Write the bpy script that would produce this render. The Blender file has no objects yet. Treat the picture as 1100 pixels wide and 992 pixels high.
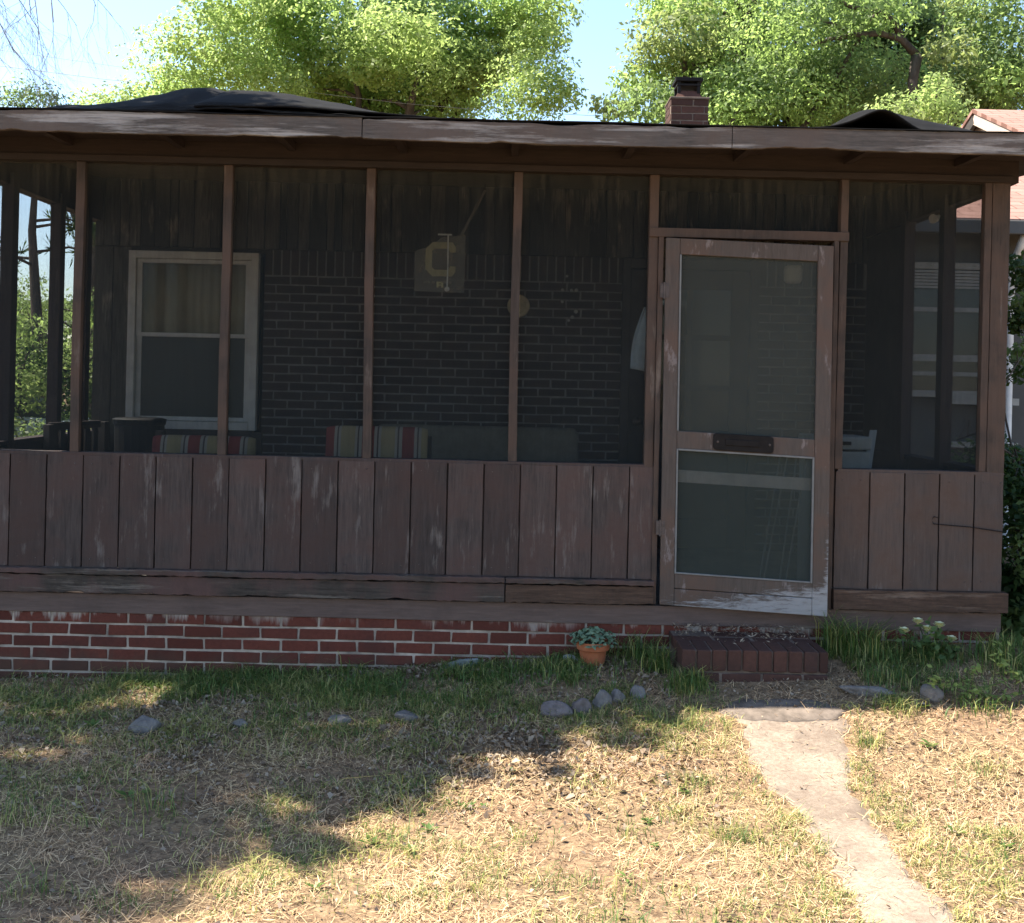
import bpy, math, random
import numpy as np
from mathutils import Vector, Matrix
S = bpy.context.scene
COL = S.collection
RNG = np.random.default_rng(7)
random.seed(7)
R = math.radians

# ------------------------------------------------------------------ camera model (real metres)
F, PX, PY, DIST, EYE = 1186.0, 545.0, 411.0, 6.08, 1.65
PSI, RHO = R(0.35), R(1.3)
ROT = Matrix.Rotation(-PSI, 3, 'Z') @ Matrix.Rotation(math.pi / 2, 3, 'X') @ Matrix.Rotation(RHO, 3, 'Z')
CAM = Vector((0, -DIST, EYE))

def P(px, py, Y):
    """survey helper: point of the photograph at a known distance Y"""
    d = ROT @ Vector(((px - PX) / F, -(py - PY) / F, -1))
    return CAM + d * ((Y - CAM.y) / d.y)

def PZ(px, py, z):
    d = ROT @ Vector(((px - PX) / F, -(py - PY) / F, -1))
    return CAM + d * ((z - CAM.z) / d.z)

# ------------------------------------------------------------------ numpy noise
def vnoise(x, y, seed=0):
    x = np.asarray(x, float); y = np.asarray(y, float)
    xi = np.floor(x).astype(int); yi = np.floor(y).astype(int)
    fx = x - xi; fy = y - yi
    fx = fx * fx * (3 - 2 * fx); fy = fy * fy * (3 - 2 * fy)
    def h(a, b):
        n = np.sin(a * 127.1 + b * 311.7 + seed * 74.7) * 43758.5453
        return n - np.floor(n)
    return (h(xi, yi) * (1 - fx) + h(xi + 1, yi) * fx) * (1 - fy) + (h(xi, yi + 1) * (1 - fx) + h(xi + 1, yi + 1) * fx) * fy

def fbm(x, y, seed=0, o=4):
    s = 0; a = .5
    for k in range(o):
        s = s + a * vnoise(np.asarray(x) * 2 ** k, np.asarray(y) * 2 ** k, seed + k); a *= .5
    return s

GX = [-30, -6, -2.7, -1.18, -.06, .56, 2.8, 8, 30]
GZ = [-.1, -.08, -.04, .01, .115, .165, .27, .3, .3]
def ground_z(x, y):
    x = np.asarray(x, float); y = np.asarray(y, float)
    b = np.interp(x, GX, GZ)
    f = np.clip((y + 1.7) / 1.7, 0, 1); f = f * f * (3 - 2 * f) * .55 + f * .45
    dim = .03 * (fbm(x * 1.3, y * 1.3, 3) - .47) + .012 * (fbm(x * 6, y * 6, 9) - .47)
    return b * f + dim

# ------------------------------------------------------------------ tagging
def tag(o, label=None, cat=None, group=None, kind=None):
    if label: o['label'] = label
    if cat: o['category'] = cat
    if group: o['group'] = group
    if kind: o['kind'] = kind
    return o

def empty(name, loc, label, cat, group=None, rz=0):
    o = bpy.data.objects.new(name, None); COL.objects.link(o)
    o.location = loc; o.rotation_euler = (0, 0, rz); o.empty_display_size = .2
    return tag(o, label, cat, group)

def copy_tree(o, parent=None):
    c = o.copy(); COL.objects.link(c)
    if parent is not None: c.parent = parent
    for ch in [k for k in bpy.data.objects if k.parent == o]:
        copy_tree(ch, c)
    return c

# ------------------------------------------------------------------ mesh builder
class MB:
    def __init__(s): s.v = []; s.f = []; s.m = []
    def hexa(s, p, m=0):
        n = len(s.v); s.v += [tuple(q) for q in p]
        for q in ((0, 3, 2, 1), (4, 5, 6, 7), (0, 1, 5, 4), (1, 2, 6, 5), (2, 3, 7, 6), (3, 0, 4, 7)):
            s.f.append(tuple(n + i for i in q)); s.m.append(m)
        return s
    def box(s, x0, x1, y0, y1, z0, z1, m=0):
        return s.hexa([(x0, y0, z0), (x1, y0, z0), (x1, y1, z0), (x0, y1, z0), (x0, y0, z1), (x1, y0, z1), (x1, y1, z1), (x0, y1, z1)], m)
    def plank(s, a, b, side, w, h, seg=8, jit=.002, m=0, rnd=None, warp=None):
        """bar from a to b; w along `side`, h across; jittered sections so edges are not ruler straight"""
        rnd = rnd or random
        a = Vector(a); b = Vector(b); d = (b - a).normalized(); u = Vector(side).normalized(); v = d.cross(u).normalized()
        n = len(s.v)
        for i in range(seg + 1):
            c = a.lerp(b, i / seg)
            if warp: c = c + Vector(warp(i / seg))
            for su, sv in ((-1, -1), (1, -1), (1, 1), (-1, 1)):
                q = c + u * (su * w / 2 + rnd.uniform(-jit, jit)) + v * (sv * h / 2 + rnd.uniform(-jit, jit))
                s.v.append(tuple(q))
        for i in range(seg):
            o = n + i * 4
            for k in range(4):
                k2 = (k + 1) % 4
                s.f.append((o + k, o + k2, o + 4 + k2, o + 4 + k)); s.m.append(m)
        s.f.append((n + 3, n + 2, n + 1, n)); s.m.append(m)
        o = n + seg * 4; s.f.append((o, o + 1, o + 2, o + 3)); s.m.append(m)
        return s
    def tube(s, pts, rad, k=8, m=0, cap=True):
        pts = [Vector(p) for p in pts]; n0 = len(s.v)
        if not hasattr(rad, '__len__'): rad = [rad] * len(pts)
        ref = Vector((0, 0, 1)) if abs((pts[-1] - pts[0]).normalized().z) < .9 else Vector((1, 0, 0))
        for i, p in enumerate(pts):
            d = (pts[min(i + 1, len(pts) - 1)] - pts[max(i - 1, 0)]).normalized()
            u = d.cross(ref).normalized(); v = d.cross(u)
            for j in range(k):
                t = 2 * math.pi * j / k
                s.v.append(tuple(p + (u * math.cos(t) + v * math.sin(t)) * rad[i]))
        for i in range(len(pts) - 1):
            for j in range(k):
                j2 = (j + 1) % k; a = n0 + i * k
                s.f.append((a + j, a + k + j, a + k + j2, a + j2)); s.m.append(m)
        if cap:
            s.f.append(tuple(n0 + j for j in range(k))); s.m.append(m)
            a = n0 + (len(pts) - 1) * k
            s.f.append(tuple(a + k - 1 - j for j in range(k))); s.m.append(m)
        return s
    def lathe(s, prof, c, k=24, m=0):
        n0 = len(s.v); c = Vector(c)
        for r, z in prof:
            for j in range(k):
                t = 2 * math.pi * j / k
                s.v.append((c.x + r * math.cos(t), c.y + r * math.sin(t), c.z + z))
        for i in range(len(prof) - 1):
            for j in range(k):
                j2 = (j + 1) % k; a = n0 + i * k
                s.f.append((a + j, a + j2, a + k + j2, a + k + j)); s.m.append(m)
        s.f.append(tuple(n0 + k - 1 - j for j in range(k))); s.m.append(m)
        a = n0 + (len(prof) - 1) * k
        s.f.append(tuple(a + j for j in range(k))); s.m.append(m)
        return s
    def prism(s, poly, y0, y1, m=0):
        """closed outline in (x,z) given thickness along y"""
        n = len(poly); a = len(s.v)
        s.v += [(x, y0, z) for x, z in poly] + [(x, y1, z) for x, z in poly]
        s.f.append(tuple(a + i for i in range(n))); s.m.append(m)
        s.f.append(tuple(a + n + n - 1 - i for i in range(n))); s.m.append(m)
        for i in range(n):
            j = (i + 1) % n
            s.f.append((a + j, a + i, a + n + i, a + n + j)); s.m.append(m)
        return s
    def build(s, name, mats, parent=None, smooth=False, bevel=0, seg=2, loc=None):
        me = bpy.data.meshes.new(name); me.from_pydata(s.v, [], s.f)
        for m in (mats if isinstance(mats, (list, tuple)) else [mats]): me.materials.append(m)
        me.polygons.foreach_set('material_index', s.m)
        if smooth: me.polygons.foreach_set('use_smooth', [True] * len(s.f))
        me.update()
        o = bpy.data.objects.new(name, me); COL.objects.link(o)
        if parent is not None: o.parent = parent
        if loc is not None: o.location = loc
        if bevel:
            b = o.modifiers.new('edge', 'BEVEL'); b.width = bevel; b.segments = seg; b.limit_method = 'ANGLE'; b.angle_limit = R(40)
        return o

def np_mesh(name, verts, faces, mats, parent=None, smooth=False, mi=None, loc=None):
    verts = np.asarray(verts, np.float32); faces = np.asarray(faces, np.int32)
    me = bpy.data.meshes.new(name)
    nf, k = faces.shape
    me.vertices.add(len(verts)); me.vertices.foreach_set('co', verts.ravel())
    me.loops.add(nf * k); me.loops.foreach_set('vertex_index', faces.ravel())
    me.polygons.add(nf); me.polygons.foreach_set('loop_start', np.arange(0, nf * k, k, dtype=np.int32))
    me.polygons.foreach_set('loop_total', np.full(nf, k, np.int32))
    for m in (mats if isinstance(mats, (list, tuple)) else [mats]): me.materials.append(m)
    if mi is not None: me.polygons.foreach_set('material_index', np.asarray(mi, np.int32))
    if smooth: me.polygons.foreach_set('use_smooth', np.ones(nf, bool))
    me.update(); me.validate()
    o = bpy.data.objects.new(name, me); COL.objects.link(o)
    if parent is not None: o.parent = parent
    if loc is not None: o.location = loc
    return o

# ------------------------------------------------------------------ materials
class NT:
    def __init__(s, name):
        s.mat = bpy.data.materials.new(name); s.mat.use_nodes = True
        s.t = s.mat.node_tree; s.n = s.t.nodes; s.l = s.t.links
        s.n.clear(); s.out = s.n.new('ShaderNodeOutputMaterial')
    def node(s, t, **kw):
        n = s.n.new(t)
        for k, v in kw.items(): setattr(n, k, v)
        return n
    def set(s, sock, v):
        if v is None: return
        if isinstance(v, bpy.types.NodeSocket): s.l.new(v, sock)
        elif hasattr(v, '__len__') and len(v) == 3 and sock.type == 'RGBA': sock.default_value = (*v, 1)
        else: sock.default_value = v
    def coord(s, scale=(1, 1, 1), rot=(0, 0, 0)):
        tc = s.node('ShaderNodeTexCoord'); mp = s.node('ShaderNodeMapping')
        s.l.new(tc.outputs['Object'], mp.inputs['Vector'])
        mp.inputs['Scale'].default_value = scale; mp.inputs['Rotation'].default_value = rot
        return mp.outputs[0]
    def noise(s, scale=5, detail=4, rough=.6, vec=None, dist=0):
        n = s.node('ShaderNodeTexNoise'); n.inputs['Scale'].default_value = scale
        n.inputs['Detail'].default_value = detail; n.inputs['Roughness'].default_value = rough; n.inputs['Distortion'].default_value = dist
        if vec is not None: s.l.new(vec, n.inputs['Vector'])
        return n.outputs['Fac']
    def ramp(s, fac, stops):
        r = s.node('ShaderNodeValToRGB'); s.l.new(fac, r.inputs['Fac'])
        e = r.color_ramp.elements
        while len(e) < len(stops): e.new(.5)
        for q, (p, c) in zip(e, stops):
            q.position = p; q.color = (*c, 1) if hasattr(c, '__len__') else (c, c, c, 1)
        return r.outputs['Color']
    def mix(s, fac, a, b, mode='MIX'):
        m = s.node('ShaderNodeMix', data_type='RGBA', blend_type=mode)
        s.set(m.inputs[0], fac); s.set(m.inputs[6], a); s.set(m.inputs[7], b)
        return m.outputs[2]
    def math(s, op, a, b=None, c=None):
        m = s.node('ShaderNodeMath', operation=op); s.set(m.inputs[0], a)
        if b is not None: s.set(m.inputs[1], b)
        if c is not None: s.set(m.inputs[2], c)
        return m.outputs[0]
    def island(s): return s.node('ShaderNodeNewGeometry').outputs['Random Per Island']
    def obrand(s): return s.node('ShaderNodeObjectInfo').outputs['Random']
    def pos(s):
        tc = s.node('ShaderNodeTexCoord'); x = s.node('ShaderNodeSeparateXYZ'); s.l.new(tc.outputs['Object'], x.inputs[0]); return x.outputs
    def bsdf(s, col, rough=.7, bump=None, strength=.3, dist=.01, spec=.3, metal=0):
        b = s.node('ShaderNodeBsdfPrincipled'); s.set(b.inputs['Base Color'], col); s.set(b.inputs['Roughness'], rough)
        b.inputs['Specular IOR Level'].default_value = spec; b.inputs['Metallic'].default_value = metal
        if bump is not None:
            bn = s.node('ShaderNodeBump'); bn.inputs['Strength'].default_value = strength; bn.inputs['Distance'].default_value = dist
            s.l.new(bump, bn.inputs['Height']); s.l.new(bn.outputs[0], b.inputs['Normal'])
        return b.outputs[0]
    def done(s, sh): s.l.new(sh, s.out.inputs['Surface']); return s.mat

def wood(name, base, worn, amount=.5, axis='z', dark=.55, var=.35, rough=.8, red=None, knots=False, fine=1.0):
    """painted weathered board; paint rubbed through in streaks along the grain"""
    t = NT(name)
    st = {'z': (14, 14, 1.1), 'x': (1.1, 14, 14), 'y': (14, 1.1, 14)}[axis]
    pt = {'z': (7, 7, 2.0), 'x': (.9, 9, 16), 'y': (7, 2.0, 7)}[axis]
    grain = t.noise(5 * fine, 8, .7, t.coord(st), .3)
    big = t.noise(1.6, 5, .6, t.coord(pt))
    c = t.mix(t.ramp(grain, [(.3, 0), (.75, 1)]), tuple(x * dark for x in base), tuple(x * 1.25 for x in base))
    if red: c = t.mix(t.ramp(t.noise(1.1, 4, .6, t.coord((3, 3, 3))), [(.42, 0), (.65, 1)]), c, red)
    isl = t.island()
    c = t.mix(1.0, c, t.ramp(isl, [(0, 1 - var), (1, 1 + var * .6)]), 'MULTIPLY')
    wear = t.math('ADD', t.math('MULTIPLY', big, .75), t.math('MULTIPLY', grain, .35))
    wear = t.math('ADD', wear, t.math('MULTIPLY', t.math('SUBTRACT', t.noise(.9, 3, .5, t.coord((1, 1, 1.4))), .5), .42))
    mask = t.ramp(wear, [(.78 - amount * .3, 0), (.86 - amount * .22, 1)])
    c = t.mix(t.math('MULTIPLY', mask, .85), c, worn)
    dirt = t.noise(2.2, 6, .75, t.coord((1.5, 1.5, 1.5)))
    c = t.mix(t.math('MULTIPLY', t.ramp(dirt, [(.5, 0), (.75, 1)]), .45), c, tuple(x * .35 for x in base))
    h = t.math('SUBTRACT', t.math('MULTIPLY', grain, .6), t.math('MULTIPLY', mask, .5))
    return t.done(t.bsdf(c, rough, h, .5, .006, .25))

def plain(name, col, rough=.6, var=.2, scale=8, spec=.3, metal=0, bump=.15):
    t = NT(name); n = t.noise(scale, 6, .65, t.coord())
    c = t.mix(t.ramp(n, [(.3, 0), (.7, 1)]), tuple(x * (1 - var) for x in col), tuple(min(1, x * (1 + var)) for x in col))
    return t.done(t.bsdf(c, rough, n, bump, .004, spec, metal))

def brickmat(name, a, b, smear=None):
    t = NT(name); isl = t.island()
    c = t.ramp(isl, [(0, a), (.45, tuple((x + y) / 2 for x, y in zip(a, b))), (.8, b), (1, tuple(x * .55 for x in a))])
    n = t.noise(45, 6, .7, t.coord()); n2 = t.noise(4, 5, .65, t.coord((1, 1, 1)))
    c = t.mix(t.ramp(n, [(.35, .0), (.7, .55)]), c, tuple(x * .45 for x in a))
    if smear:   # lime washed down from under the band board, with its own drips
        ps = t.pos(); nz = t.noise(3.5, 6, .7, t.coord((2.2, 1, .35)))
        hi = t.math('MULTIPLY', t.math('SUBTRACT', ps[2], .24), 2.6)
        lf = t.ramp(t.noise(1.1, 3, .5, t.coord()), [(.36, 0), (.55, 1)])
        c = t.mix(t.math('MULTIPLY', t.ramp(t.math('ADD', t.math('MULTIPLY', t.math('SUBTRACT', .12, ps[2]), 3.5), nz), [(.45, 0), (.75, 1)]), .55), c, (.075, .05, .035))
        m = t.math('MULTIPLY', lf, t.ramp(t.math('ADD', nz, hi), [(.70, 0), (.82, 1)]))
        c = t.mix(t.math('MULTIPLY', m, .85), c, smear)
    c = t.mix(t.ramp(n2, [(.5, 0), (.8, .5)]), c, (.03, .022, .02))
    return t.done(t.bsdf(c, .85, n, .6, .004, .2))

def leafmat(name, a, b, trans, tfac=.45, rough=.5):
    t = NT(name); isl = t.island()
    c = t.ramp(isl, [(0, a), (.6, tuple((x + y) / 2 for x, y in zip(a, b))), (1, b)])
    p = t.bsdf(c, rough, spec=.25)
    tr = t.node('ShaderNodeBsdfTranslucent'); t.set(tr.inputs['Color'], t.mix(isl, trans, tuple(x * .7 for x in trans)))
    m = t.node('ShaderNodeMixShader'); m.inputs[0].default_value = tfac
    t.l.new(p, m.inputs[1]); t.l.new(tr.outputs[0], m.inputs[2])
    return t.done(m.outputs[0])

def screenmat(name, col, fac, streak=.12, dust=False):
    """fine insect mesh: the threads cover a share of the sheet"""
    t = NT(name); c = t.coord((16, 16, .9)); n = t.noise(3, 5, .6, c); n2 = t.noise(1.5, 4, .6, t.coord((1, 1, 1)))
    ps = t.pos(); st = t.noise(6, 5, .7, t.coord((5, 5, .25)), .2)
    sk = t.ramp(t.math('ADD', st, t.math('MULTIPLY', t.math('SUBTRACT', ps[2], 2.62), 1.0)), [(.50, 0), (.85, 1)])
    d = t.node('ShaderNodeBsdfDiffuse'); t.set(d.inputs['Color'], t.mix(sk if dust else 0.0, t.mix(n2, tuple(x * .8 for x in col), tuple(x * 1.3 for x in col)), (.085, .078, .060)))
    tr = t.node('ShaderNodeBsdfTransparent')
    m = t.node('ShaderNodeMixShader')
    f = t.math('ADD', t.math('MULTIPLY', t.math('ADD', t.math('MULTIPLY', n, .5), t.math('MULTIPLY', n2, .5)), streak * 2), fac - streak)
    t.l.new(f, m.inputs[0]); t.l.new(tr.outputs[0], m.inputs[1]); t.l.new(d.outputs[0], m.inputs[2])
    return t.done(m.outputs[0])

def glassmat(name, tint=(.02, .025, .025), fac=.65, rough=.05):
    t = NT(name)
    g = t.bsdf(tint, rough, t.noise(2.5, 3, .5, t.coord()), .05, .01, .5)
    tr = t.node('ShaderNodeBsdfTransparent'); m = t.node('ShaderNodeMixShader'); m.inputs[0].default_value = fac
    t.l.new(tr.outputs[0], m.inputs[1]); t.l.new(g, m.inputs[2])
    return t.done(m.outputs[0])

BROWN = (.105, .066, .058)
GREY = (.24, .195, .175)
M = {}
M['siding'] = wood('siding_paint', (.070, .052, .0455), (.155, .13, .115), .52, 'z', .5, .25, red=(.085, .051, .042))
M['siding_right'] = wood('siding_paint_fresh', (.076, .057, .049), (.155, .132, .115), .38, 'z', .75, .12, red=(.098, .062, .047))
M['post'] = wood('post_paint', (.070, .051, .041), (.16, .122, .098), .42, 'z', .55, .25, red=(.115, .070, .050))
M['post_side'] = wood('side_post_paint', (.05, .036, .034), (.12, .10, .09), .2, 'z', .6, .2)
M['fascia'] = wood('fascia_paint', (.125, .105, .09), (.34, .31, .28), .66, 'x', .38, .2, red=(.125, .092, .074))
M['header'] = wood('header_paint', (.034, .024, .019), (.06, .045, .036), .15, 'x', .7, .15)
M['ledge'] = wood('ledge_weathered', (.075, .058, .047), (.17, .14, .115), .55, 'x', .35, .2, red=(.12, .065, .055))
M['ledge_red'] = wood('ledge_reddish', (.098, .058, .040), (.17, .12, .09), .40, 'x', .4, .2)
M['band'] = wood('band_paint', (.122, .082, .068), (.19, .155, .13), .28, 'x', .75, .1)
M['doorwood'] = wood('door_paint', (.15, .098, .088), (.28, .22, .2), .38, 'z', .6, .2, red=(.19, .1, .085))
M['dark_board'] = wood('wall_boards', (.105, .095, .078), (.30, .26, .2), .55, 'z', .22, .8)
M['inner_wood'] = plain('inner_wood', (.05, .042, .038), .8, .3)
M['floor'] = plain('porch_floor', (.12, .11, .1), .8, .3)
M['brick'] = brickmat('brick_red', (.150, .041, .026), (.105, .033, .024), (.40, .35, .30))
M['brick_wall'] = brickmat('brick_wall_dark', (.066, .046, .040), (.050, .038, .035))
M['brick_step'] = brickmat('brick_step', (.092, .042, .031), (.068, .036, .029))
M['mortar'] = plain('mortar', (.33, .265, .215), .95, .5, 6, .1, bump=.5)
M['mortar_step'] = plain('mortar_step', (.14, .105, .085), .95, .35, 14, .1, bump=.5)
M['mortar_dark'] = plain('mortar_grey', (.215, .205, .19), .95, .3, 10, .1)
M['felt'] = plain('roofing_felt', (.010, .0095, .0095), .95, .4, 6, .08, bump=.5)
M['shingle_dark'] = plain('roof_felt_flat', (.05, .046, .043), .9, .3, 10, .2)
M['black_metal'] = plain('black_metal', (.010, .008, .0075), .6, .4, 20, .15)
M['rust'] = plain('rusty_steel', (.075, .055, .047), .6, .4, 40, .4)
M['alu'] = plain('dull_aluminium', (.15, .148, .142), .6, .2, 20, .3)
M['win_frame'] = plain('window_paint', (.55, .53, .49), .6, .15, 12, .3)
M['white'] = plain('white_paint', (.62, .62, .6), .6, .12, 10, .3)
M['glass_dark'] = glassmat('dark_glass', (.022, .030, .026), .97, .38)
M['glass'] = glassmat('house_glass', (.03, .032, .03), .55)
M['curtain'] = plain('curtain_cloth', (.55, .48, .31), .9, .2, 5, .1)
M['screen'] = screenmat('screen_mesh', (.021, .024, .024), .36, .10, True)
M['screen_side'] = screenmat('screen_mesh_side', (.02, .02, .02), .10, .03)
M['screen_door'] = screenmat('screen_mesh_door', (.058, .062, .054), .50, .06)
M['screen_low'] = screenmat('screen_mesh_low', (.050, .058, .051), .49, .08)
M['dark_room'] = plain('dark_room', (.02, .02, .02), .9, .3)

# ------------------------------------------------------------------ bricks
def brickwork(mb, x0, x1, z0, z1, yface, pitch=.21, course=.067, joint=.0122, depth=.05, seed=1, soldier=None, proud=.006):
    """running bond along X, face towards -Y; bricks slot 0, mortar slot 1"""
    rn = random.Random(seed)
    mb.box(x0, x1, yface + proud, yface + depth, z0, z1, 1)
    z = z1; row = 0
    if soldier:
        x = x0
        while x < x1 - .02:
            e = min(x + course - joint, x1); j = rn.uniform(-.002, .002)
            mb.box(x, e, yface + j, yface + proud + .01, z1 - soldier + joint, z1 - .001, 0); x += course
        z = z1 - soldier
    while z > z0 + .02:
        zb = max(z - course + joint, z0 + .002)
        x = x0 - (pitch / 2 if row % 2 else 0) - rn.uniform(0, .012)
        while x < x1:
            a = max(x, x0 + .001); b = min(x + pitch - joint, x1 - .001)
            if b - a > .025:
                w = lambda: rn.uniform(-.0036, .0036)
                y = yface + rn.uniform(-.0025, .0035)
                mb.hexa([(a + w(), y, zb + w()), (b + w(), y, zb + w()), (b, yface + proud + .01, zb), (a, yface + proud + .01, zb),
                         (a + w(), y, z + w()), (b + w(), y, z + w()), (b, yface + proud + .01, z), (a, yface + proud + .01, z)], 0)
            x += pitch
        z -= course; row += 1
    return mb

# ================================================================== SETTING: ground and path
def axis_pts(lo, hi, fine, far):
    a = list(np.arange(lo, hi + 1e-6, fine)); s = fine; x = hi
    right = []
    while x < far: s *= 1.35; x += s; right.append(x)
    s = fine; x = lo; left = []
    while x > -far: s *= 1.35; x -= s; left.append(x)
    return np.array(left[::-1] + a + right)
gx = axis_pts(-4.2, 4.2, .05, 420); gy = axis_pts(-5.5, 1.0, .05, 420)
XX, YY = np.meshgrid(gx, gy)
ZZ = ground_z(XX, YY)
gv = np.stack([XX, YY, ZZ], -1).reshape(-1, 3)
nx, ny = len(gx), len(gy)
ii = (np.arange(ny - 1)[:, None] * nx + np.arange(nx - 1)[None, :]).ravel()
gf = np.stack([ii, ii + 1, ii + nx + 1, ii + nx], 1)
t = NT('yard_soil')
a = t.noise(1.4, 6, .65, t.coord()); b = t.noise(22, 6, .75, t.coord()); c3 = t.noise(90, 4, .7, t.coord())
col = t.mix(t.ramp(a, [(.35, 0), (.65, 1)]), (.27, .165, .10), (.29, .205, .115))
col = t.mix(t.ramp(b, [(.38, 0), (.62, .95)]), col, (.085, .055, .035))
col = t.mix(t.ramp(c3, [(.5, 0), (.75, .7)]), col, (.42, .31, .20))
M['soil'] = t.done(t.bsdf(col, .95, b, .8, .02, .1))
tag(np_mesh('ground', gv, gf, M['soil'], smooth=True), 'dry straw covered front yard with brown soil and green patches', 'ground', kind='structure')

PL = [(776, 766), (782, 780), (794, 810), (812, 840), (846, 873), (872, 905), (892, 940), (920, 985), (975, 1080), (1040, 1200)]
PR = [(912, 766), (920, 780), (922, 810), (920, 838), (940, 866), (962, 900), (985, 935), (1030, 985), (1080, 1080), (1200, 1200)]
def gpt(px, py):
    z = .05
    for _ in range(6):
        p = PZ(px, py, z); z = float(ground_z(p.x, p.y))
    return p
def resample(pts, n):
    w = [gpt(x, y) for x, y in pts]; d = [0]
    for p, q in zip(w, w[1:]): d.append(d[-1] + (q - p).length)
    s = np.linspace(0, d[-1], n)
    return np.interp(s, d, [p.x for p in w]), np.interp(s, d, [p.y for p in w])
NPT = 90; NC = 16
lx, ly = resample(PL, NPT); rx, ry = resample(PR, NPT)
pv = []
for i in range(NPT):
    wl = .06 * (fbm(i * .4, 0, 21) - .47) * 2 + .02 * (fbm(i * 1.7, 0, 23) - .47) * 2; wr = .06 * (fbm(i * .4, 5, 22) - .47) * 2 + .02 * (fbm(i * 1.7, 5, 24) - .47) * 2
    for j in range(NC + 1):
        k = j / NC
        x = (lx[i] + wl) * (1 - k) + (rx[i] + wr) * k; y = ly[i] * (1 - k) + ry[i] * k
        e = min(k, 1 - k) * 8
        pv.append((x, y, float(ground_z(x, y)) + (-.012 + .018 * min(1, e)) ))
pf = [(i * (NC + 1) + j, i * (NC + 1) + j + 1, (i + 1) * (NC + 1) + j + 1, (i + 1) * (NC + 1) + j) for i in range(NPT - 1) for j in range(NC)]
pf = [q[::-1] for q in pf]
t = NT('worn_path')
a = t.noise(2.6, 8, .75, t.coord()); b = t.noise(60, 5, .7, t.coord())
col = t.mix(t.ramp(a, [(.36, 0), (.58, 1)]), (.15, .118, .094), (.285, .23, .18))
col = t.mix(t.ramp(b, [(.4, 0), (.7, .75)]), col, (.14, .10, .075))
M['path'] = t.done(t.bsdf(col, .95, b, .5, .008, .1))
tag(np_mesh('path', pv, pf, M['path'], smooth=True), 'bare sandy footpath winding from the brick step across the yard', 'path', kind='structure')
PLx = np.array(lx); PLy = np.array(ly); PRx = np.array(rx)
def on_path(x, y, grow=0.0):
    o = np.argsort(PLy)
    l = np.interp(y, PLy[o], PLx[o]); r = np.interp(y, PLy[o], PRx[o])
    return (x > l - grow) & (x < r + grow) & (y < PLy.max() + .02)

# ================================================================== HOUSE
house = empty('house', (0, 0, 0), 'low brick house with a brown wooden screened porch across its front', 'house')
XL, XR, YR = -3.06, 2.79, 2.22
# foundation
mb = brickwork(MB(), XL, .93, -.30, .335, .0, seed=3, depth=.12)
brickwork(mb, .93, 1.74, -.1, .335, .0, seed=4, depth=.12)
brickwork(mb, 1.74, XR, -.1, .335, .004, seed=5, depth=.12)
mb.build('foundation', [M['brick'], M['mortar']], house, bevel=.003, seg=1)
# band board, ledge boards
rn = random.Random(11)
mb = MB(); mb.plank((XL, .012, .388), (XR, .012, .385), (0, 1, 0), .04, .106, 40, .0012, rnd=rn); mb.build('band_board', M['band'], house, bevel=.003)
def rough_plank(name, mat, x0, x1, zc, h, y, th, seed, chips=.01):
    rn2 = random.Random(seed); m = MB(); seg = int((x1 - x0) / .025)
    m.plank((x0, y, zc), (x1, y, zc), (0, 1, 0), th, h, seg, .0025, rnd=rn2)
    vs = [list(v) for v in m.v]
    for i in range(seg + 1):
        k = i / seg
        c = chips * max(0, float(fbm(i * .13, seed, 3)) - .5) * 3
        for q in range(4):
            if vs[i * 4 + q][2] < zc: vs[i * 4 + q][2] += c
        c2 = chips * .6 * max(0, float(fbm(i * .17, seed + 9, 3)) - .52) * 3
        for q in range(4):
            if vs[i * 4 + q][2] > zc: vs[i * 4 + q][2] -= c2
    m.v = [tuple(v) for v in vs]
    return m.build(name, mat, house, bevel=.003)
rough_plank('ledge_board', M['ledge'], XL, .047, .497, .100, -.012, .05, 2, .013)
rough_plank('ledge_board', M['ledge_red'], .053, .865, .497, .100, -.014, .05, 3, .008)
rough_plank('ledge_board', M['ledge_red'], 1.85, XR + .02, .500, .112, -.018, .055, 4, .006)
rough_plank('drip_board', M['ledge'], XL, .047, .568, .032, -.018, .07, 6, .004)
rough_plank('drip_board', M['ledge'], .053, .865, .568, .028, -.02, .07, 7, .004)
# vertical siding boards
def siding(x0, x1, w, z0, z1, mat, seed):
    rn2 = random.Random(seed); m = MB(); x = x0
    while x < x1 - .02:
        e = min(x + w, x1); jy = rn2.uniform(-.003, .003); g = rn2.uniform(.0025, .0045)
        cx = (x + e) / 2
        m.plank((cx, .004 + jy, z0), (cx + rn2.uniform(-.001, .001), .004 + jy, z1 + rn2.uniform(-.003, .002)), (1, 0, 0), e - x - 2 * g, .022, 12, .0012, rnd=rn2)
        x = e
    m.box(x0, x1, .018, .03, z0, z1)
    x = x0 + w / 2
    while x < x1:
        for zz in (z0 + .05, z1 - .045):
            for dx in (-.05, .05): m.tube([(x + dx + rn2.uniform(-.01, .01), -.0085, zz + rn2.uniform(-.008, .008)), (x + dx, -.004, zz)], [.0035, .0035], 6, 1)
        x += w
    return m.build('siding', [mat, M['rust']], house, bevel=.0025)
siding(XL - .02, .865, .2, .584, 1.20, M['siding'], 4)
siding(1.855, XR, .193, .556, 1.20, M['siding_right'], 5)
mb = MB(); mb.plank((XL, .045, 1.206), (.815, .045, 1.206), (0, 1, 0), .10, .018, 40, .0015, rnd=rn); mb.build('sill_rail', M['siding'], house, bevel=.002)
mb = MB(); mb.plank((1.87, .045, 1.206), (XR, .045, 1.206), (0, 1, 0), .10, .018, 16, .0015, rnd=rn); mb.build('sill_rail', M['siding_right'], house, bevel=.002)
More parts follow.
